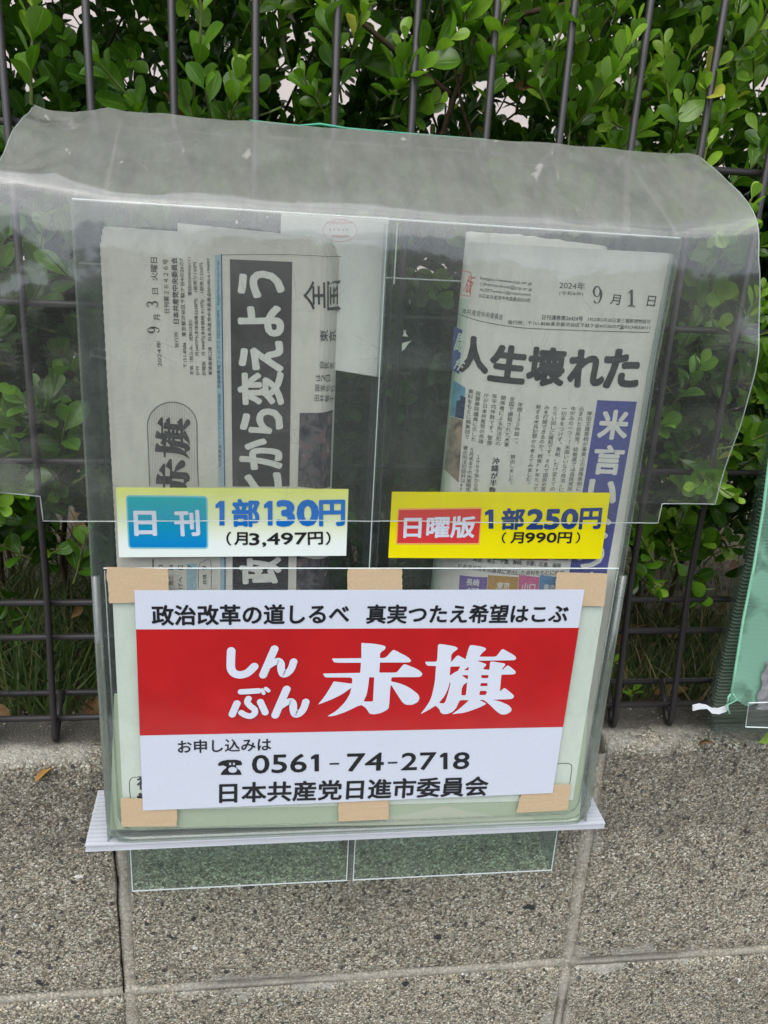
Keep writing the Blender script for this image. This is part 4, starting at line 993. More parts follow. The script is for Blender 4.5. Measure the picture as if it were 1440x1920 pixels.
st = Print(EY, 0.0002)
for i in range(5): st.stroke([(617+i*8, 432), (619+i*8, 429), (620+i*8, 433)], 0.9, caps=False)
st.build('handwriting', M['news_grey'], ev)

# ------------------------------------------------------------------ Sunday newspaper (right)
def xsh(X, Z):      # the roll leans: right edge more than the left fold
    u = min(1, max(0, (X-0.272)/0.13)); return X-(0.263-Z)*(0.020-0.004*u)
def g2(X, Z):
    Xu = X
    for _ in range(4):
        u = min(1, max(0, (Xu-0.272)/0.13)); Xu = X+(0.263-Z)*(0.020-0.004*u)
    t = max(0.0, min(1.0, (0.320-Xu)/0.041))
    return -0.0842+0.0175*t**2.3+0.0012*math.sin((Xu-0.3)*60)*(1-t)
n2 = thing('newspaper', 'rolled Sunday newspaper with large black headline and blue vertical band, right side of the box', 'newspaper', (0.335, -0.075, -0.143), 'newspapers in the box')
page2 = paper_sheet('front_page', g2, 0.2790, 0.4020, -0.143, lambda X: 0.2625, 0.0003, M['news_paper_white'], n2, nx=50, nz=40, xfun=xsh)
for k in range(6):
    paper_sheet('inner_sheet', g2, 0.2792+0.0003*k, 0.4015-0.0006*k, -0.143, (lambda X, k=k: 0.2628+0.0005*math.sin(k*1.7)), 0.0003, M['news_paper_white'], n2, nx=40, nz=14, dy=0.0008+0.0008*k, xfun=xsh)
# the rolled-back layers: from the left fold round behind
v = []; f = []; prof = []
for i in range(25):
    t = i/24
    if t < 0.35: a_ = math.pi*(t/0.35); prof.append((0.2900-0.0113*math.sin(a_)**0.8 if math.sin(a_) > 0 else 0.2900, -0.0665+0.0065-0.0075*math.cos(a_)))
    else: s_ = (t-0.35)/0.65; prof.append((0.2900+0.0815*s_, -0.0525+0.002*math.sin(s_*3)))
nzr = 24
for lay in range(4):
    v = []; f = []
    for j in range(nzr+1):
        for i, (X, Y) in enumerate(prof):
            zt = 0.2690-0.0004*lay+(0.0010*mnoise.noise((X*260, lay*3, 0)))-0.004*max(0, (i-12)/12)
            Z = -0.14+(zt+0.14)*j/nzr
            v.append((xsh(X, Z)+lay*0.0006, Y+0.0009*lay*(1 if i > 8 else -0.2), Z))
    for j in range(nzr):
        for i in range(24):
            a_ = j*25+i; f.append((a_, a_+1, a_+26, a_+25))
    o = mesh('rolled_sheet', v, f, M['news_paper_white'], n2, smooth=True)
    sm = o.modifiers.new('thick', 'SOLIDIFY'); sm.thickness = 0.0003

P = Print(g2)
P.text('https://www.jcp.or.jp', (900, 526), (997, 536), (900, 518)); P.text('✉', (900, 536), (907, 537), (900, 530)); P.text('hensyukoe@jcp.or.jp', (908, 537), (997, 547), (908, 529))
P.text('X(旧Twitter)@nitiyoutwitt', (898, 547), (995, 557), (898, 539)); P.text('©日本共産党中央委員会2024年', (897, 558), (994, 567), (897, 550))
P.text('2024年', (1048, 541), (1096, 544), (1048, 527), 0.0); P.text('(令和6年)', (1048, 554), (1093, 556), (1048, 545))
P.text('月', (1143, 570), (1161, 572), (1143, 551), 0.008); P.text('日', (1212, 574), (1227, 575), (1212, 554), 0.008)
P.text('日刊通巻第26424号', (1016, 599), (1092, 602), (1016, 590), 0.01); P.text('1952年5月30日第三種郵便物認可', (1102, 602), (1219, 607), (1102, 594))
P.text('発行所：〒151-8586東京都渋谷区千駄ケ谷4の26の7☎03(3403)6111', (951, 609), (1218, 619), (951, 600), 0.004)
P.stroke([(858, 588), (880, 596), (905, 603), (950, 611), (1000, 616), (1100, 620), (1217, 623)], 1.0, caps=False)
P.text('海道、埼玉、千葉、静岡、京都、広島、福岡', (886, 1052), (1050, 1065), (886, 1043), 0.01)
for i in range(22):
    ch = 'が赤嶺政賢衆院議員に提出した資料をもとに作成'[i]; u = i/22
    x_ = 858+u*200; y_ = 1064+14*math.sin(min(1, u*1.5)*math.pi/2)
    P.text(ch, (x_, y_), (x_+7.6, y_+1.4*(1-u)), (x_, y_-9))
cols = [('岸田文雄首相が事実上の退陣表明に', (1106, 770), (1084, 921)), ('込まれた自民党。総裁選では自民党政', (1091, 761), (1068, 921)), ('ゆがみの一つ、「米国いいなり政治」に', (1075, 761), (1052, 922)),
        ('一切手をつけず〝表紙〟だけ変えての', (1059, 761), (1035, 921)), ('たらい回しに躍起です。それで国民の苦', (1042, 761), (1018, 921)), ('みを打開できるのか。戦後79年たって', (1026, 759), (1003, 921)),
        ('発する米兵犯罪から考えてみました。', (1010, 758), (989, 912)), ('年間１３０件超ー。', (976, 754), (966, 836)), ('全国で摘発された米軍', (961, 743), (949, 838)), ('関係者による刑法犯の', (944, 741), (933, 836)),
        ('年平均件数です。警察', (928, 738), (917, 835)), ('庁が日本共産党の赤嶺', (912, 737), (901, 832)), ('政賢衆院議員に示した', (897, 733), (887, 828)), ('資料をもとに編集部で', (883, 729), (875, 823)),
        ('算出しました。', (962, 852), (956, 912)), ('１９８９年から今', (897, 852), (891, 922)), ('５月末までの米軍関係', (885, 839), (877, 922)), ('者の刑法犯総計は47', (873, 835), (866, 922))]
for s_, p0, p1 in cols: P.chars(s_, p0, p1, 10.5, 0.0)
P.chars('沖縄が半数', (930, 857), (922, 926), 14, 0.03)
P.build('lettering', M['news_ink'], page2)
Q = Print(g2); Q.text('本共産党中央委員会', (866, 588), (942, 600), (866, 577)); Q.build('grey_lettering', M['news_grey'], page2)
Q = Print(g2); fig9(1120, 553, 20, 33, False, Q)
Q.stroke([(1184, 543), (1184, 572)], 4.6, caps=False); Q.eps += .00003; Q.stroke([(1178, 549), (1184, 544)], 2, caps=False); Q.eps += .00003; Q.stroke([(1177, 573), (1191, 574)], 1.8, caps=False)
Q.build('date_figures', M['news_ink'], page2)
Q = Print(g2)
for ch, x0_, x1_, yt, yb, yb2 in (('人', 862, 912, 631, 695, 699), ('生', 916, 980, 645, 711, 718), ('壊', 987, 1053, 652, 720, 723), ('れ', 1065, 1128, 658, 723, 723), ('た', 1131, 1193, 657, 725, 724)):
    Q.text(ch, (x0_, yb), (x1_, yb2), (x0_, yt), 0.045, cut=0.0015)
Q.build('headline', M['news_ink'], page2)
Q = Print(g2, 0.00012); Q.quad([(1120, 750), (1194, 753), (1131, 1112), (1062, 1108)], 8, 16); Q.build('blue_band', M['news_blue'], page2)
Q = Print(g2, 0.00012); Q.quad([(851, 612), (867, 619), (861, 702), (846, 692)], 8, 6); Q.build('blue_box', M['news_blue'], page2)
Q = Print(g2)
for ch, cx_, cy_, sz in (('米', 1149, 795, 52), ('言', 1139, 861, 52), ('い', 1127, 925, 50), ('な', 1116, 985, 50), ('り', 1106, 1040, 46), ('政', 1096, 1095, 46)):
    Q.text(ch, (cx_-sz/2-3, cy_+sz/2), (cx_+sz/2-3, cy_+sz/2+2), (cx_-sz/2+2, cy_-sz/2), 0.04)
Q.text('間', (851, 656), (864, 660), (851, 622), 0.02, cut=0.0015); Q.text('件', (849, 690), (862, 697), (849, 662), 0.02, cut=0.0015)
Q.build('white_lettering', M['news_reverse'], page2)
Q = Print(g2); Q.text('版', (868, 547), (881, 551), (868, 512), 0.0, cut=0.0015); Q.stroke([(862, 508), (878, 510), (883, 515), (882, 549), (878, 555), (860, 552)], 1.0, caps=False); Q.build('red_lettering', M['news_red'], page2)
M['photo_sky'] = simple('printed_sky', (0.17, 0.36, 0.50, 1), 0.8, 0.2, 120, 0.3)
M['photo_bld'] = simple('printed_buildings', (0.05, 0.08, 0.14, 1), 0.8, 0.2, 400, 0.5)
M['photo_man'] = photo_mat('printed_coat', [(0.3, (0.10, 0.085, 0.07, 1)), (0.5, (0.28, 0.22, 0.17, 1)), (0.7, (0.42, 0.30, 0.22, 1))], (120, 120, 120), 3)
Q = Print(g2, 0.00012); Q.quad([(848, 712), (873, 727), (868, 786), (843, 780)], 8, 4); Q.build('printed_sky', M['photo_sky'], page2)
Q = Print(g2, 0.0002); Q.quad([(856, 752), (863, 750), (862, 784), (853, 782)]); Q.quad([(863, 741), (873, 745), (869, 786), (862, 784)]); Q.build('printed_buildings', M['photo_bld'], page2)
Q = Print(g2, 0.00012); Q.quad([(843, 781), (868, 787), (860, 905), (833, 880)], 8, 6); Q.build('printed_photograph', M['photo_man'], page2)
tc = [((0.20, 0.14, 0.36, 1), 862, 914), ((0.50, 0.30, 0.10, 1), 915, 972), ((0.62, 0.16, 0.30, 1), 973, 1011), ((0.14, 0.28, 0.48, 1), 1012, 1046)]
for i, (c_, xa, xb) in enumerate(tc):
    mt = simple('printed_tile_colour', c_, 0.8, 0.2, 400, 0.2)
    Q = Print(g2, 0.00012); Q.quad([(xa, 1078), (xb, 1082), (xb-2, 1112), (xa-2, 1110)], 5, 1); Q.build('printed_tile', mt, page2)
for i, (c_, xa, xb) in enumerate([((0.10, 0.35, 0.12, 1), 925, 950), ((0.55, 0.30, 0.10, 1), 975, 1000), ((0.60, 0.15, 0.30, 1), 1001, 1028), ((0.30, 0.30, 0.30, 1), 1040, 1065)]):
    mt = simple('printed_tile_colour', c_, 0.8, 0.2, 400, 0.2)
    Q = Print(g2, 0.00012); Q.quad([(xa, 1040), (xb, 1040), (xb, 1051), (xa, 1050)], 3, 1); Q.build('printed_tile', mt, page2)
Q = Print(g2, 0.0003); Q.text('長崎', (874, 1097), (898, 1099), (874, 1084), 0.02); Q.text('432', (874, 1109), (898, 1111), (874, 1101), 0.02); Q.text('東京', (930, 1105), (954, 1106), (930, 1091), 0.02); Q.text('山口', (978, 1107), (1002, 1108), (978, 1093), 0.02); Q.text('青森', (1018, 1109), (1040, 1110), (1018, 1095), 0.02); Q.build('tile_lettering', M['news_reverse'], page2)

# ------------------------------------------------------------------ vinyl rain cover
hood = thing('rain_cover', 'clear wrinkled vinyl rain cover draped from the fence over the newspaper box', 'cover', (0.23, -0.05, 0.27))
v = []; f = []
NX, NS = 110, 90
ZH = 0.1085
def hood_pt(u, s):
    """u 0..1 across, s 0..1 from the fence edge to the lower hem"""
    e = abs(2*u-1)**3                        # free edges beyond the box
    eL = max(0, 1-u/0.16)**1.4; eR = max(0, 1-(1-u)/0.13)**1.4
    dz = -0.002*u+0.005*eL+0.007*eR
    kn = [Vector((-0.008, 0.3275-0.002*u)), Vector((-0.048, 0.3040+dz)), Vector((-0.0840-0.002*(eL+eR), 0.2830+dz)), Vector((-0.0925, 0.2740+dz)), Vector((-0.0990-0.001*eL, 0.2480+dz)),
          Vector((-0.1020, 0.2150)), Vector((-0.1010, 0.1600)), Vector((-0.0975, ZH))]
    L_ = [0.0]
    for a_, b_ in zip(kn, kn[1:]): L_.append(L_[-1]+(b_-a_).length)
    q = s*L_[-1]; k = 0
    while k < len(kn)-2 and q > L_[k+1]: k += 1
    t = (q-L_[k])/(L_[k+1]-L_[k]); p0, p1, p2, p3 = kn[max(k-1, 0)], kn[k], kn[k+1], kn[min(k+2, len(kn)-1)]
    h1, h2 = (L_[k+1]-L_[max(k-1, 0)]) or 1, (L_[min(k+2, len(kn)-1)]-L_[k]) or 1; seg = L_[k+1]-L_[k]
    m1, m2 = (p2-p0)*(seg/h1), (p3-p1)*(seg/h2)
    p = p1*(2*t**3-3*t*t+1)+m1*(t**3-2*t*t+t)+p2*(-2*t**3+3*t*t)+m2*(t**3-t*t)
    xl = 0.0185-0.0030*min(1, s*2.4); xr = 0.4450+0.0045*min(1, s*2.6)
    if s > 0.42: q_ = (s-0.42)/0.58; xl += -0.0125*q_; xr += 0.0015*q_+0.0045*math.sin(min(1, q_*1.1)*math.pi)**0.8
    x = xl+(xr-xl)*u
    front = max(0, min(1, (s-0.42)/0.2))
    y = p.x-front*(0.0015*math.sin(u*9+1)+0.0035*(eR+eL)*math.sin((s-0.4)*7))-0.004*eR*front
    z_ = p.y
    # crumples
    amp = (0.0006+0.0022*eL+0.0012*eR+0.0008*max(0, 1-u/0.4))
    nn = mnoise.noise((x*34, s*7, 0.3))*amp*2.0+mnoise.noise((x*90, s*18, 1.3))*amp*0.5
    y += nn*(0.3+0.7*front); z_ += nn*(1-front)
    # creases fanning from the left corner
    if u < 0.30 and s < 0.45:
        ang = math.atan2((s-0.36)*0.25, u*0.45+0.004); z_ += 0.0005*math.sin(ang*13)*math.exp(-((u*0.45)**2+((s-0.36)*0.2)**2)/0.004)
    return Vector((x, y, z_))
for j in range(NS+1):
    for i in range(NX+1):
        v.append(tuple(hood_pt(i/NX, j/NS)))
for j in range(NS):
    for i in range(NX):
        a_ = j*(NX+1)+i; f.append((a_+NX+1, a_+NX+2, a_+1, a_))
# the middle of the hem hangs 14 mm lower than the notched corners
i0 = min(range(NX+1), key=lambda i: abs(v[NS*(NX+1)+i][0]-0.0285)); i1 = min(range(NX+1), key=lambda i: abs(v[NS*(NX+1)+i][0]-0.4135))
base = len(v)
for r_ in range(1, 4):
    for i in range(i0, i1+1):
        x_, y_, z_ = v[NS*(NX+1)+i]; v.append((x_-0.0002*r_*(1 if i > 60 else -1), y_, z_-0.0045*r_-0.0006*r_*(1-(i-i0)/(i1-i0))))
W_ = i1-i0+1
for r_ in range(3):
    for k in range(W_-1):
        up = (NS*(NX+1)+i0+k) if r_ == 0 else base+(r_-1)*W_+k
        dn = base+r_*W_+k; f.append((dn, dn+1, up+1, up))
sheet = mesh('sheet', v, f, M['vinyl'], hood, smooth=True)
# pale cut rim all round
edge = [v[j*(NX+1)] for j in range(0, NS+1, 2)]+[v[NS*(NX+1)+i] for i in range(0, i0+1, 3)]+[v[base+r_*W_] for r_ in range(3)]+[v[base+2*W_+k] for k in range(0, W_, 4)]+[v[base+2*W_+W_-1]]+[v[base+r_*W_+W_-1] for r_ in (1, 0)]+[v[NS*(NX+1)+i] for i in range(i1, NX+1, 2)]+[v[j*(NX+1)+NX] for j in range(NS, -1, -2)]
MB().tube(edge, 0.00042, 5).build('rim', M['vinyl_rim'], hood, smooth=True)
# strips of old clear tape under the cover
M['old_tape'] = clear('old_clear_tape', tint=(0.88, 0.88, 0.84, 1), haze=0.38, hazecol=(0.62, 0.62, 0.55, 1), gloss=0.8, rough=0.2)
def strip(p0, p1, wd, name='tape_strip'):
    a_, b_ = Vector(p0), Vector(p1); wv = Vector((wd/2, 0, 0)); t = Vector((0, 0.0002, 0.0004))
    n_ = 10; vv = []; ff = []
    for i in range(n_+1):
        p = a_.lerp(b_, i/n_); vv += [tuple(p-wv), tuple(p+wv), tuple(p+wv-t), tuple(p-wv-t)]
    for i in range(n_):
        for k in range(4): ff.append((i*4+k, i*4+(k+1) % 4, i*4+4+(k+1) % 4, i*4+4+k))
    return mesh(name, vv, ff, M['old_tape'], hood)
strip((0.0688, -0.012, 0.3205), (0.0712, -0.088, 0.2775), 0.0022)
strip((0.3900, -0.022, 0.3140), (0.3690, -0.088, 0.2745), 0.0045)
strip((0.3945, -0.022, 0.3140), (0.4010, -0.088, 0.2745), 0.0030)

# green cord behind the upper hem
gp = [at(468, 226, -0.006), at(500, 230, -0.0065), at(560, 236, -0.006), at(600, 233, -0.0065), at(650, 241, -0.006), at(720, 247, -0.006), at(800, 253, -0.006), at(912, 262, -0.006)]
MBc = MB().tube(gp, [0.0007, 0.0008, 0.0007, 0.0010, 0.0008, 0.0007, 0.0006, 0.0006], 6).build('green_twine', M['green_cord'], smooth=True)
tag(MBc, 'thin green plastic twine along the back edge of the rain cover', 'twine')

# ------------------------------------------------------------------ neighbour at the right edge
CY_ = -0.050
M['twin_clear'] = clear('clear_twinwall', tint=(0.74, 0.80, 0.75, 1), haze=0.10, hazecol=(0.22, 0.26, 0.22, 1), gloss=0.8, rough=0.12)
cc = thing('corrugated_case', 'dull clear corrugated plastic sheet tied to the fence at the right edge', 'plastic sheet', tuple(at(1330, 1360, CY_)))
Lpx = [(1446, 745), (1432, 860), (1417, 950), (1398, 1040), (1372, 1140), (1350, 1230), (1331, 1325), (1330, 1360)]
Lw = [at(x, y, CY_) for x, y in Lpx]
def left_at(z_):
    for a_, b_ in zip(Lw, Lw[1:]):
        if b_.z <= z_ <= a_.z: return b_.x+(a_.x-b_.x)*(z_-b_.z)/(a_.z-b_.z)
    return Lw[-1].x
z_ = Lw[-1].z; fl_ = []
v = []; f = []; zz_ = []
while z_ < Lw[0].z: zz_.append(z_); z_ += 0.0030
for yy in (CY_, CY_+0.0045):
    b0 = len(v)
    for z_ in zz_: v += [(left_at(z_)+0.0003*mnoise.noise((z_*300, 0, 0)), yy, z_), (0.66, yy, z_)]
    for i in range(len(zz_)-1): f.append((b0+i*2, b0+i*2+1, b0+i*2+3, b0+i*2+2))
mesh('skin', v, f, M['twin_clear'], cc)
rb = MB()
for z_ in zz_: rb.box(left_at(z_)+0.0045, 0.66, CY_+0.0003, CY_+0.0042, z_, z_+0.0004)
M['rib_dark'] = simple('twinwall_rib', (0.24, 0.28, 0.23, 1), 0.4, 0.4)
rb.build('rib', M['rib_dark'], cc, kind='stuff')
for k in range(3):
    MB().box(left_at(zz_[0])+0.001*k, 0.66, CY_-0.0012-0.0016*k, CY_-0.0004-0.0016*k, zz_[0]-0.002-0.0015*k, zz_[0]+0.0035*(3-k)).build('bottom_fold', M['twin_clear'], cc)

def net_mat():
    a = NT('mint_net'); sx = a.t.nodes.new('ShaderNodeSeparateXYZ'); a.l(a.pos(), sx.inputs[0])
    wv = a.math('SINE', a.math('MULTIPLY', sx.outputs[2], 2*math.pi/0.0011))
    n1_ = a.tex('ShaderNodeTexNoise', 28, Detail=3.0, Distortion=0.6)
    al = a.math('ADD', a.ramp(n1_.outputs['Fac'], [(0.40, 0.42), (0.50, 0.80)]), a.math('MULTIPLY', wv, 0.10))
    df = a.principled((0.36, 0.70, 0.52, 1), 0.6, 0.3); tl = a.t.nodes.new('ShaderNodeBsdfTranslucent'); tl.inputs[0].default_value = (0.34, 0.70, 0.52, 1)
    m0 = a.t.nodes.new('ShaderNodeMixShader'); m0.inputs[0].default_value = 0.35; a.l(df, m0.inputs[1]); a.l(tl.outputs[0], m0.inputs[2])
    tr = a.t.nodes.new('ShaderNodeBsdfTransparent'); mx = a.t.nodes.new('ShaderNodeMixShader'); a.l(al, mx.inputs[0]); a.l(tr.outputs[0], mx.inputs[1]); a.l(m0.outputs[0], mx.inputs[2])
    return a.done(mx.outputs[0])
M['net'] = net_mat()
NYt = -0.0565
v = []; f = []
Lnet = [at(x, y, NYt) for x, y in [(1452, 745), (1440, 850), (1428, 950), (1410, 1060), (1390, 1160), (1376, 1250), (1366, 1312)]]
nj, ni = 60, 30
for j in range(nj+1):
    t = j/nj*6; k = min(5, int(t)); p = Lnet[k].lerp(Lnet[k+1], t-k)
    for i in range(ni+1):
        x = p.x+(0.625-p.x)*i/ni
        y = NYt+0.0030*mnoise.noise((x*26, p.z*10, 2))+0.0012*mnoise.noise((x*80, p.z*22, 5))-0.0015
        zz = p.z-0.004*math.sin(i/ni*6)*(j/nj)
        if j == nj: zz += 0.002*math.sin(i*1.1)
        v.append((x, y, zz))
for j in range(nj):
    for i in range(ni):
        a_ = j*(ni+1)+i; f.append((a_+ni+1, a_+ni+2, a_+1, a_))
net = thing('green_net', 'mint green mesh netting hanging over the corrugated plastic at the right edge', 'net', tuple(Lnet[-1]))
mesh('fabric', v, f, M['net'], net, smooth=True)
M['net_hem'] = simple('mint_hem', (0.30, 0.68, 0.46, 1), 0.6, 0.3)
MB().tube([p+Vector((0.0004, -0.0018, 0)) for p in Lnet], 0.0011, 6).build('hem', M['net_hem'], net, smooth=True)
MB().tube([at(x, y, NYt-0.002) for x, y in [(1364, 1318), (1366, 1306), (1372, 1298), (1382, 1312), (1362, 1322), (1368, 1338)]], 0.0008, 6).build('knot', M['net_hem'], net, smooth=True)
# cable tie
tie = MB(); TYp = [(1299, 1328), (1312, 1325), (1326, 1326), (1335, 1333), (1348, 1334), (1362, 1329), (1366, 1322)]
wpx = [5.0, 5.0, 3.2, 4.8, 5.2, 5.5, 5.2]
for k, ((x, y), w_) in enumerate(zip(TYp, wpx)):
    yy = CY_-0.0075-0.001*math.sin(k)
    a_, b_ = at(x, y-w_, yy), at(x, y+w_, yy)
    tie.v += [tuple(a_), tuple(b_), tuple(b_+Vector((0, 0.001, 0))), tuple(a_+Vector((0, 0.001, 0)))]
for k in range(len(TYp)-1):
    for q in range(4): tie.f.append((k*4+q, k*4+(q+1) % 4, k*4+4+(q+1) % 4, k*4+4+q))
tie.f += [(3, 2, 1, 0), tuple(len(TYp)*4-4+q for q in range(4))]
o = tie.build('cable_tie', M['white_tie']); tag(o, 'white cable tie around the lower corner of the corrugated plastic', 'cable tie')
# clear board with pale edges in the corner
cb = thing('clear_board', 'clear plastic board with pale cut edges, low at the right edge of the picture', 'board', tuple(at(1400, 1364, -0.064)))
q = px_quad([(1404, 1318), (1500, 1315), (1500, 1366), (1398, 1363)], -0.064)
MB().slab([q[3], q[2], q[1], q[0]], 0.0015).build('sheet', M['acrylic'], cb)
MB().tube([q[1], q[0], q[3], q[2]], 0.0005, 6).build('edge', M['acrylic_edge'], cb)
M['frost'] = simple('crumpled_white_film', (0.30, 0.30, 0.31, 1), 0.5, 0.4, 150, 0.5, 0.6)
v = []; f = []
for j in range(13):
    for i in range(9):
        p = at(1436-j*1.6+i*12+3*math.sin(j*1.3), 1240+j*7.5, -0.0600); v.append((p.x+0.001*mnoise.noise((j, i, 9)), -0.0600+0.002*mnoise.noise((i*.8, j*.8, 4)), p.z))
for j in range(12):
    for i in range(8):
        a_ = j*9+i; f.append((a_+9, a_+10, a_+1, a_))
mesh('film', v, f, M['frost'], cb)

# ------------------------------------------------------------------ hedge
hedge = thing('hedge', 'glossy green small-leaved evergreen hedge growing behind the dark mesh fence', 'hedge', (0.25, 0.16, soil_z))
def leaf_rows(L, Wd, fold, curl, twist, tone):
    prof = [(0.0, 0.03), (0.10, 0.07), (0.25, 0.24), (0.42, 0.40), (0.60, 0.50), (0.76, 0.49), (0.88, 0.39), (0.96, 0.22), (1.0, 0.05)]
    vs = []; cs = []
    for t, hw in prof:
        zc = -curl*L*t*t; h_ = hw*Wd; ed = fold*h_
        vs += [(-h_, t*L, zc+ed), (0, t*L, zc), (h_, t*L, zc+ed)]; cs += [(tone, 1, t), (tone, 0, t), (tone, 1, t)]
    fs = []
    for i in range(len(prof)-1):
        for k in (0, 1): a_ = i*3+k; fs.append((a_, a_+1, a_+4, a_+3))
    return vs, fs, cs
def set_tint(me, cs):
    at_ = me.color_attributes.new('tint', 'FLOAT_COLOR', 'POINT')
    arr = np.ones((len(cs), 4), 'f'); arr[:, :3] = np.array(cs, 'f'); at_.data.foreach_set('color', arr.ravel())
rng = random.Random(21)
VAR = []
for k in range(28):
    tone = min(1, max(0, (k % 14)/13)); fold = rng.uniform(0.15, 0.5); curl = rng.uniform(-0.05, 0.28); wd = rng.uniform(0.50, 0.68)
    VAR.append(leaf_rows(1.0, wd, fold, curl, 0, tone))
leaves = []        # (matrix, variant)
twigs = MB(); wood = MB()
def proj(p):
    d = Vector(p)-CAM; z_ = d.dot(FWD)
    return (720+F_PX*d.dot(RT)/z_, 960-F_PX*d.dot(UP)/z_) if z_ > 0 else (-1, -1)
def bottom(x):     # ragged lower limit of the foliage
    return -0.028+0.026*mnoise.noise((x*6, 4, 0))+(0.012 if x > 0.4 else 0)-0.022*math.exp(-((x-0.05)/0.09)**2)
def ok(p):
    return p.z > bottom(p.x)
def sprig(p, d, n, L, young, r0=0.0009):
    """one leafy shoot with opposite leaf pairs"""
    pts = [Vector(p)]; d = d.normalized(); a_ = rng.uniform(0, 3.14)
    side = d.cross(Vector((0, 0, 1)) if abs(d.z) < 0.95 else Vector((1, 0, 0))).normalized(); side = Matrix.Rotation(a_, 3, d) @ side
    stp = L*rng.uniform(0.34, 0.5)
    for i in range(n):
        q = pts[-1]+d*stp; pts.append(q)
        d = (d+Vector((rng.uniform(-.12, .12), rng.uniform(-.12, .12), rng.uniform(-.02, .14)))).normalized()
        side = (Matrix.Rotation(math.pi/2+rng.uniform(-.25, .25), 3, d) @ side); side = (side-d*side.dot(d)).normalized()
        fr_ = i/max(1, n-1)
        for sgn in (1, -1):
            if rng.random() < 0.07: continue
            open_ = rng.uniform(0.55, 1.15)*(1.0-0.45*fr_)
            ld = (d*math.cos(open_)+side*sgn*math.sin(open_)); ld = (ld+Vector((0, 0, 0.10))).normalized()
            nrm = d-ld*d.dot(ld)
            nrm = (nrm.normalized()+Vector((0, -0.15, 0.35))); nrm = (nrm-ld*nrm.dot(ld)).normalized()
            xax = ld.cross(nrm).normalized()
            tw = rng.uniform(-0.45, 0.45); R_ = Matrix((xax, ld, nrm)).transposed() @ Matrix.Rotation(tw, 3, 'Y')
            sz = L*rng.uniform(0.68, 1.14)*(1.0-0.38*max(0, fr_-0.55)/0.45)*(0.85 if i == 0 else 1)
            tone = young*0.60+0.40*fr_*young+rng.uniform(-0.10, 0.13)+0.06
            if rng.random() < 0.02: tone = 1.0
            vi = (13 if tone >= 1.0 and rng.random() < 0.12 else min(12, max(0, int(tone*12.99))))+14*rng.randrange(2)
            m4 = (R_*sz).to_4x4(); m4.translation = q+side*sgn*0.0006
            c_ = m4 @ Vector((0, 0.9, 0)); c2 = m4.translation
            if min(c_.y, c2.y) < 0.008 and -0.01 < c_.x < 0.455 and c_.z < 0.345: continue
            leaves.append((m4, vi))
    twigs.tube(pts, [r0*(1-0.5*i/len(pts)) for i in range(len(pts))], 5, caps=False)
# deep, dark mass first, then the near face
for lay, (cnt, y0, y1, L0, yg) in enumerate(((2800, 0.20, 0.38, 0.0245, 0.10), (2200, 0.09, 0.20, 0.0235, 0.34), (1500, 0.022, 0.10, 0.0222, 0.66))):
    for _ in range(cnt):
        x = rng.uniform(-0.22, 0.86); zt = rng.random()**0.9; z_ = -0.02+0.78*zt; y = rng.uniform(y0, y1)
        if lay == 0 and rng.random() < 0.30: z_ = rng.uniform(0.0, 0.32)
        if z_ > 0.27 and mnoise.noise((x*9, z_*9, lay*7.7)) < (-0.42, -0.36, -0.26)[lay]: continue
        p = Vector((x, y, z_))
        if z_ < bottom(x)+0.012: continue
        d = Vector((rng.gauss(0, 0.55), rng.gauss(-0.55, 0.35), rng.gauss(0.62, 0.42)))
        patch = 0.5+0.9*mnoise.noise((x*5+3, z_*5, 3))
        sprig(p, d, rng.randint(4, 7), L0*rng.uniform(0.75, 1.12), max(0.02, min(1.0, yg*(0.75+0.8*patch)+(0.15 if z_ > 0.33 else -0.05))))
# low skirt of drooping shoots, down towards the grass
for _ in range(620):
    x = rng.uniform(-0.22, 0.86); y = rng.uniform(0.045, 0.26); z_ = rng.uniform(-0.02, 0.14)
    if z_ < bottom(x)+0.010: continue
    sprig(Vector((x, y, z_)), Vector((rng.gauss(0, 0.7), rng.gauss(-0.4, 0.35), rng.gauss(0.0, 0.35))), rng.randint(3, 6), 0.0215*rng.uniform(0.75, 1.1), max(0.02, 0.42-1.4*y+0.25*mnoise.noise((x*6, z_*6, 9))))
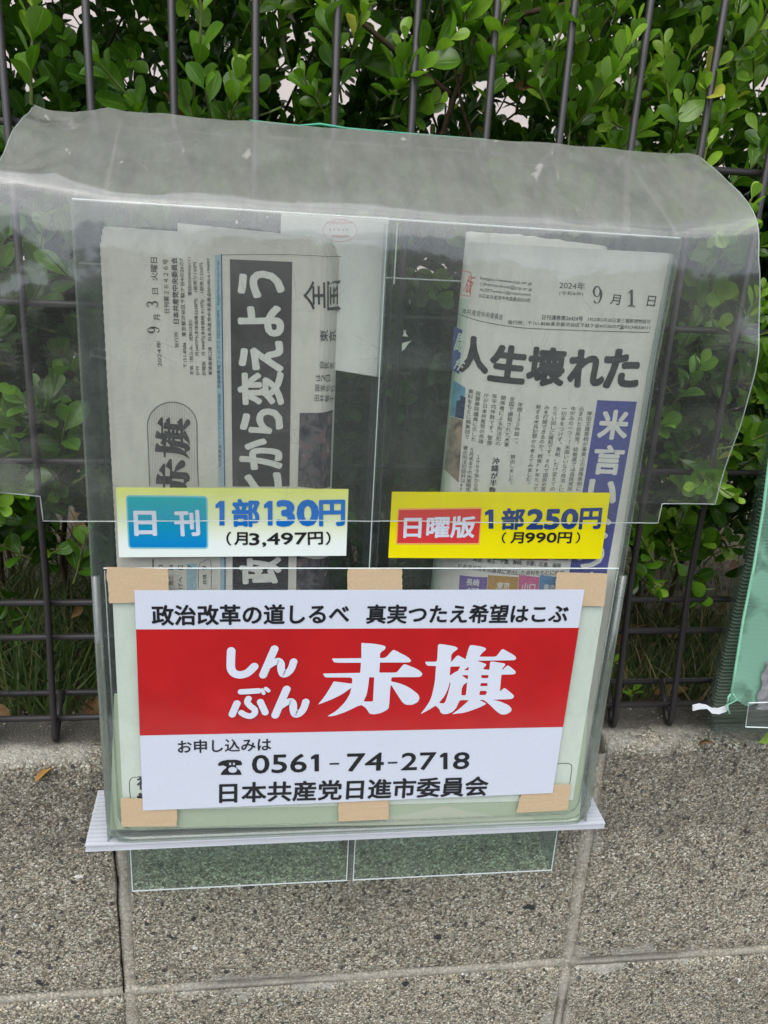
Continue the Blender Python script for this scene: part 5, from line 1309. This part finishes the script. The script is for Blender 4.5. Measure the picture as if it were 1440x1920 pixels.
# leading shoots that reach to and through the fence
for (x, y, z_, dx, dy, dz, n_, L_, yg) in ((0.452, 0.01, 0.285, 0.10, -0.35, 0.8, 6, 0.021, 1.0), (0.470, 0.00, 0.250, 0.25, -0.30, 0.75, 6, 0.020, 0.9), (0.505, 0.01, 0.205, 0.2, -0.3, 0.6, 5, 0.019, 0.85),
        (0.500, 0.00, 0.120, 0.5, -0.45, 0.25, 5, 0.022, 0.9), (0.475, 0.01, 0.075, 0.8, -0.5, 0.1, 4, 0.020, 0.85), (0.475, 0.015, 0.020, -0.3, -0.15, 0.35, 5, 0.020, 0.7), (0.445, 0.02, 0.030, 0.5, -0.10, -0.5, 6, 0.019, 0.6),
        (0.49, 0.02, 0.035, 0.25, -0.10, -0.75, 6, 0.020, 0.6), (0.01, 0.02, 0.33, 0.1, -0.2, 0.9, 8, 0.021, 0.95), (0.11, 0.02, 0.34, 0.1, -0.35, 0.6, 6, 0.021, 0.85), (0.13, 0.015, 0.325, 0.35, -0.3, 0.7, 5, 0.020, 0.9),
        (0.24, 0.02, 0.34, 0.1, -0.3, 0.8, 6, 0.021, 0.85), (0.30, 0.015, 0.345, 0.1, -0.3, 0.9, 8, 0.022, 0.95), (0.34, 0.02, 0.37, 0.2, -0.3, 0.8, 7, 0.021, 0.9), (0.40, 0.02, 0.35, 0.0, -0.3, 0.8, 6, 0.020, 0.8),
        (0.045, 0.02, 0.12, 0.2, -0.5, 0.4, 5, 0.020, 0.5), (0.02, 0.02, 0.08, 0.4, -0.4, 0.3, 5, 0.019, 0.5), (0.03, 0.02, 0.045, 0.5, -0.2, -0.3, 5, 0.018, 0.5), (0.47, 0.02, 0.15, 0.0, -0.4, 0.5, 6, 0.021, 0.7)):
    sprig(Vector((x, y, z_)), Vector((dx, dy, dz)), n_, L_, yg, 0.0012)
# woody branches
for _ in range(26):
    x = rng.uniform(-0.15, 0.75); y = rng.uniform(0.16, 0.28); p = Vector((x, y, soil_z)); pts = [p.copy()]; d = Vector((rng.gauss(0, .15), rng.gauss(0, .15), 1))
    for i in range(9):
        p = p+d.normalized()*0.075; p.y = max(0.055, min(0.28, p.y)); pts.append(p.copy()); d += Vector((rng.gauss(0, .25), rng.gauss(0, .15), 0))
    wood.tube(pts, [0.0030*(1-0.085*i) for i in range(len(pts))], 7, caps=False)
for (pts) in ([(0.275, 0.07, 0.30), (0.285, 0.06, 0.345), (0.296, 0.055, 0.385), (0.305, 0.05, 0.44), (0.30, 0.05, 0.52)], [(0.30, 0.055, 0.39), (0.325, 0.05, 0.41), (0.36, 0.05, 0.42)], [(0.285, 0.06, 0.36), (0.26, 0.05, 0.372), (0.22, 0.04, 0.395)]):
    wood.tube(pts, [0.0024*(1-0.15*i) for i in range(len(pts))], 7, caps=False)
twigs.build('twig', M['stem'], hedge, kind='stuff', smooth=True)
wood.build('branch', M['wood'], hedge, smooth=True)
# nearest leaves in view are objects of their own, the rest is one mesh
score = []
for i, (m4, vi) in enumerate(leaves):
    c = m4 @ Vector((0, 0.5, 0)); px_, py_ = proj(c)
    vis = 0 <= px_ <= 1440 and 0 <= py_ <= 1350 and (py_ < 190+0.08*px_ or px_ < 165 or px_ > 1215)
    score.append((0 if vis else 1, c.y, i))
score.sort(); near = set(i for a_, b_, i in score[:300])
VM = []
for vs, fs, cs in VAR:
    me = bpy.data.meshes.new('leaf'); me.from_pydata(vs, [], fs); me.polygons.foreach_set('use_smooth', [True]*len(fs)); set_tint(me, cs); me.materials.append(M['leaf']); VM.append(me)
hoff = Matrix.Translation(-OFF[hedge.name])
for i in sorted(near):
    m4, vi = leaves[i]; o = bpy.data.objects.new('leaf', VM[vi]); COL.objects.link(o); o.parent = hedge; o.matrix_local = hoff @ m4
V_ = []; F_ = []; C_ = []; n0 = 0
VA = [(np.array(vs), np.array(fs), np.array(cs)) for vs, fs, cs in VAR]
off_ = np.array(OFF[hedge.name])
for i, (m4, vi) in enumerate(leaves):
    if i in near: continue
    vs, fs, cs = VA[vi]; A_ = np.array(m4)
    V_.append(vs @ A_[:3, :3].T+A_[:3, 3]-off_); F_.append(fs+n0); C_.append(cs); n0 += len(vs)
V_ = np.vstack(V_); F_ = np.vstack(F_); C_ = np.vstack(C_)
me = bpy.data.meshes.new('foliage'); me.from_pydata(V_.tolist(), [], F_.tolist()); me.polygons.foreach_set('use_smooth', [True]*len(F_)); set_tint(me, C_)
put('foliage', me, M['leaf'], hedge, 'stuff')

# dead leaves: caught in the hedge, on the ground, and on the wall
def dry_leaf_mesh(L, wd, curl, seed):
    vs, fs, cs = leaf_rows(L, wd*L, 0.5, curl, 0, 0.5)
    vs = [(x, y, z_+0.08*L*mnoise.noise((x/L*3, y/L*3, seed))) for x, y, z_ in vs]
    return vs, fs
lit = MB()
for _ in range(520):
    x = rng.uniform(-0.2, 0.8); y = rng.uniform(0.035, 0.75); z_ = soil_z+0.008+rng.random()*0.006
    vs, fs = dry_leaf_mesh(rng.uniform(0.012, 0.028), rng.uniform(0.4, 0.7), rng.uniform(-0.5, 0.5), rng.random()*9)
    R_ = Matrix.Rotation(rng.uniform(0, 6.28), 3, 'Z') @ Matrix.Rotation(rng.uniform(-.7, .7), 3, 'X') @ Matrix.Rotation(rng.uniform(-.7, .7), 3, 'Y')
    n_ = len(lit.v); lit.v += [tuple(R_ @ Vector(q)+Vector((x, y, z_))) for q in vs]; lit.f += [tuple(n_+i for i in fc) for fc in fs]
o = lit.build('leaf_litter', M['dry_leaf'], kind='stuff', smooth=True); o['label'] = 'brown dead leaves scattered on the soil behind the fence'; o['category'] = 'leaf litter'
for (x, y, dep, L_) in ((306, 172, 0.03, 0.024), (1002, 168, 0.05, 0.018), (1205, 225, 0.05, 0.022), (145, 1186, 0.05, 0.018), (132, 1160, 0.05, 0.014)):
    vs, fs = dry_leaf_mesh(L_, 0.5, 0.3, x); R_ = Matrix.Rotation(rng.uniform(0, 6), 3, 'Y') @ Matrix.Rotation(0.9, 3, 'X'); c = at(x, y, dep)
    mesh('dead_leaf', [R_ @ Vector(q)+c for q in vs], fs, M['dry_leaf'], hedge, smooth=True)
def lying(name, x, y, L_, wd, rot, mat, label, cat, z_=TOP_Z+0.004, stalk=True):
    c = at_z(x, y, z_); vs, fs = dry_leaf_mesh(L_, wd, 0.35, x)
    R_ = Matrix.Rotation(rot, 3, 'Z') @ Matrix.Rotation(0.25, 3, 'Y')
    pts = [R_ @ (Vector(q)-Vector((0, L_/2, 0)))+c for q in vs]
    n_ = len(pts); mb_ = MB(); mb_.v = [tuple(p) for p in pts]; mb_.f = list(fs)
    if stalk: mb_.tube([R_ @ Vector((0, -L_/2, 0))+c, R_ @ Vector((0.002, -L_*0.75, 0.002))+c], 0.0005, 5)
    o = mb_.build(name, mat, smooth=True); sm = o.modifiers.new('thick', 'SOLIDIFY'); sm.thickness = 0.0004
    return tag(o, label, cat)
lying('fallen_leaf', 84, 1446, 0.0155, 0.55, math.radians(125), M['tan_leaf'], 'single yellow-brown fallen leaf lying on the edge of the block wall', 'leaf', TOP_Z-0.008)
lying('leaf_fragment', 1325, 1391, 0.012, 0.7, math.radians(60), M['dry_leaf'], 'small torn brown leaf fragment on the wall top below the corrugated plastic', 'leaf', stalk=False)

# grass behind the fence
gv = []; gf = []; gc = []
for _ in range(9500):
    x = rng.uniform(-0.25, 0.85); y = 0.034+abs(rng.gauss(0, 0.15)); 
    if mnoise.noise((x*11, y*11, 1)) < -0.12 and rng.random() < 0.8: continue
    h_ = rng.uniform(0.03, 0.11)*(1.1 if x < 0.15 else 0.6); d = Vector((rng.gauss(0, 0.4), rng.gauss(0.05, 0.30), 1)).normalized(); wd = rng.uniform(0.0005, 0.0013)
    sd_ = Vector((math.cos(rng.uniform(-.6, .6)), math.sin(rng.uniform(-.6, .6)), 0)); p = Vector((x, y, soil_z)); tn = min(1, max(0, rng.gauss(0.5 if x < 0.3 else 0.62, 0.25)))
    b0 = len(gv); bend = Vector((d.x, d.y, -0.35))*rng.uniform(0.1, 0.9)
    for i in range(5):
        t = i/4; q = p+d*h_*t+bend*h_*t*t; w2 = wd*(1-t)**0.7
        gv += [tuple(q-sd_*w2), tuple(q+sd_*w2)]; gc += [(tn, 0, t)]*2
    for i in range(4): gf.append((b0+i*2, b0+i*2+1, b0+i*2+3, b0+i*2+2))
o = mesh('grass', gv, gf, M['grass'], kind='stuff'); set_tint(o.data, gc); o['label'] = 'thin long grass growing behind the foot of the fence'; o['category'] = 'grass'
# small weeds
for (x, y) in ((1185, 1305), (1150, 1250)):
    c = at(x, y, 0.03); wl = MB()
    t = thing('weed', 'tiny light green weed between the fence and the grass%s' % (', near the bottom wire' if y > 1300 else ', half hidden by the box edge'), 'weed', (c.x, c.y, c.z-0.015))
    for k in range(5):
        vs, fs, cs = leaf_rows(0.011, 0.006, 0.3, 0.2, 0, 0.8); R_ = Matrix.Rotation(k*1.3, 3, 'Z') @ Matrix.Rotation(0.7, 3, 'X')
        o = mesh('leaf', [R_ @ Vector(q)+c+Vector((0, 0, 0.002*k-0.004)) for q in vs], fs, M['leaf'], t, smooth=True); set_tint(o.data, cs)
    MB().tube([c+Vector((0, 0, -0.015-0.06)), c+Vector((0, 0, 0.005))], 0.0006, 5).build('stem', M['stem'], t)
# dark stone chips and pale droppings on the wall face
M['dark_chip'] = simple('dark_stone', (0.03, 0.032, 0.036, 1), 0.7, 0.3); M['pale_spot'] = simple('pale_dropping', (0.66, 0.66, 0.62, 1), 0.9, 0.1, 400, 0.3)
for (x, y, rx, ry, mt) in ((993, 1702, 12, 7, 'dark_chip'), (822, 1758, 8, 6, 'dark_chip'), (1152, 1752, 4, 4, 'dark_chip'), (362, 1725, 4, 4, 'dark_chip'), (72, 1843, 5, 5, 'dark_chip'), (34, 1787, 6, 5, 'dark_chip'), (1252, 1825, 4, 3, 'dark_chip'), (760, 1845, 6, 5, 'dark_chip'), (878, 1842, 5, 4, 'dark_chip'),
        (147, 1645, 9, 4, 'pale_spot'), (1386, 1840, 3.5, 8, 'pale_spot'), (366, 1779, 5, 2.5, 'pale_spot')):
    c = at(x, y, WALL_Y-0.0009); ring_ = []
    for k in range(12):
        t_ = k*math.pi/6; r_ = 1+0.8*mnoise.noise((x+math.cos(t_)*2.3, y+math.sin(t_)*2.3, 0.5)); ring_.append(c+Vector((math.cos(t_)*rx*0.00038*r_, 0, math.sin(t_)*ry*0.00038*r_)))
    vv = [c+Vector((0, -0.0006, 0))]+ring_+[p_+Vector((0, 0.0016, 0)) for p_ in ring_]
    mesh('stone_chip' if mt == 'dark_chip' else 'dropping', vv, [(0, (k+1) % 12+1, k+1) for k in range(12)]+[(k+1, (k+1) % 12+1, (k+1) % 12+13, k+13) for k in range(12)], M[mt], wall)
for (x, y, L_, rot) in ((1446, 1392, 0.022, 1.35),):
    vs, fs, cs = leaf_rows(L_, 0.6*L_, 0.3, 0.2, 0, 0.9); c = at(x, y, -0.045)
    R_ = Matrix.Rotation(rot, 3, 'Y') @ Matrix.Rotation(1.2, 3, 'X')
    o = mesh('leaf', [R_ @ Vector(q)+c-Vector((0.012, 0, 0)) for q in vs], fs, M['leaf'], hedge, smooth=True); set_tint(o.data, cs)
# grit resting on the wall top
gr = MB()
for _ in range(500):
    x = rng.uniform(-0.1, 0.65); y = rng.uniform(-0.028, 0.06); s_ = rng.uniform(0.0004, 0.0013)
    c = Vector((x, y, TOP_Z+s_*0.3)); b0 = len(gr.v)
    gr.v += [tuple(c+Vector((s_*rng.uniform(.6, 1.3)*a_, s_*rng.uniform(.6, 1.3)*b_, s_*c_))) for a_, b_, c_ in ((1,0,0),(0,1,0),(-1,0,0),(0,-1,0),(0,0,.8),(0,0,-.8))]
    gr.f += [tuple(b0+i for i in q) for q in ((0,1,4),(1,2,4),(2,3,4),(3,0,4),(1,0,5),(2,1,5),(3,2,5),(0,3,5))]
M['grit'] = dry_mat('grit', (0.08, 0.07, 0.055, 1), (0.45, 0.42, 0.36, 1))
o = gr.build('grit', M['grit'], kind='stuff'); o['label'] = 'loose grit on top of the concrete wall'; o['category'] = 'grit'
print('leaves', len(leaves))
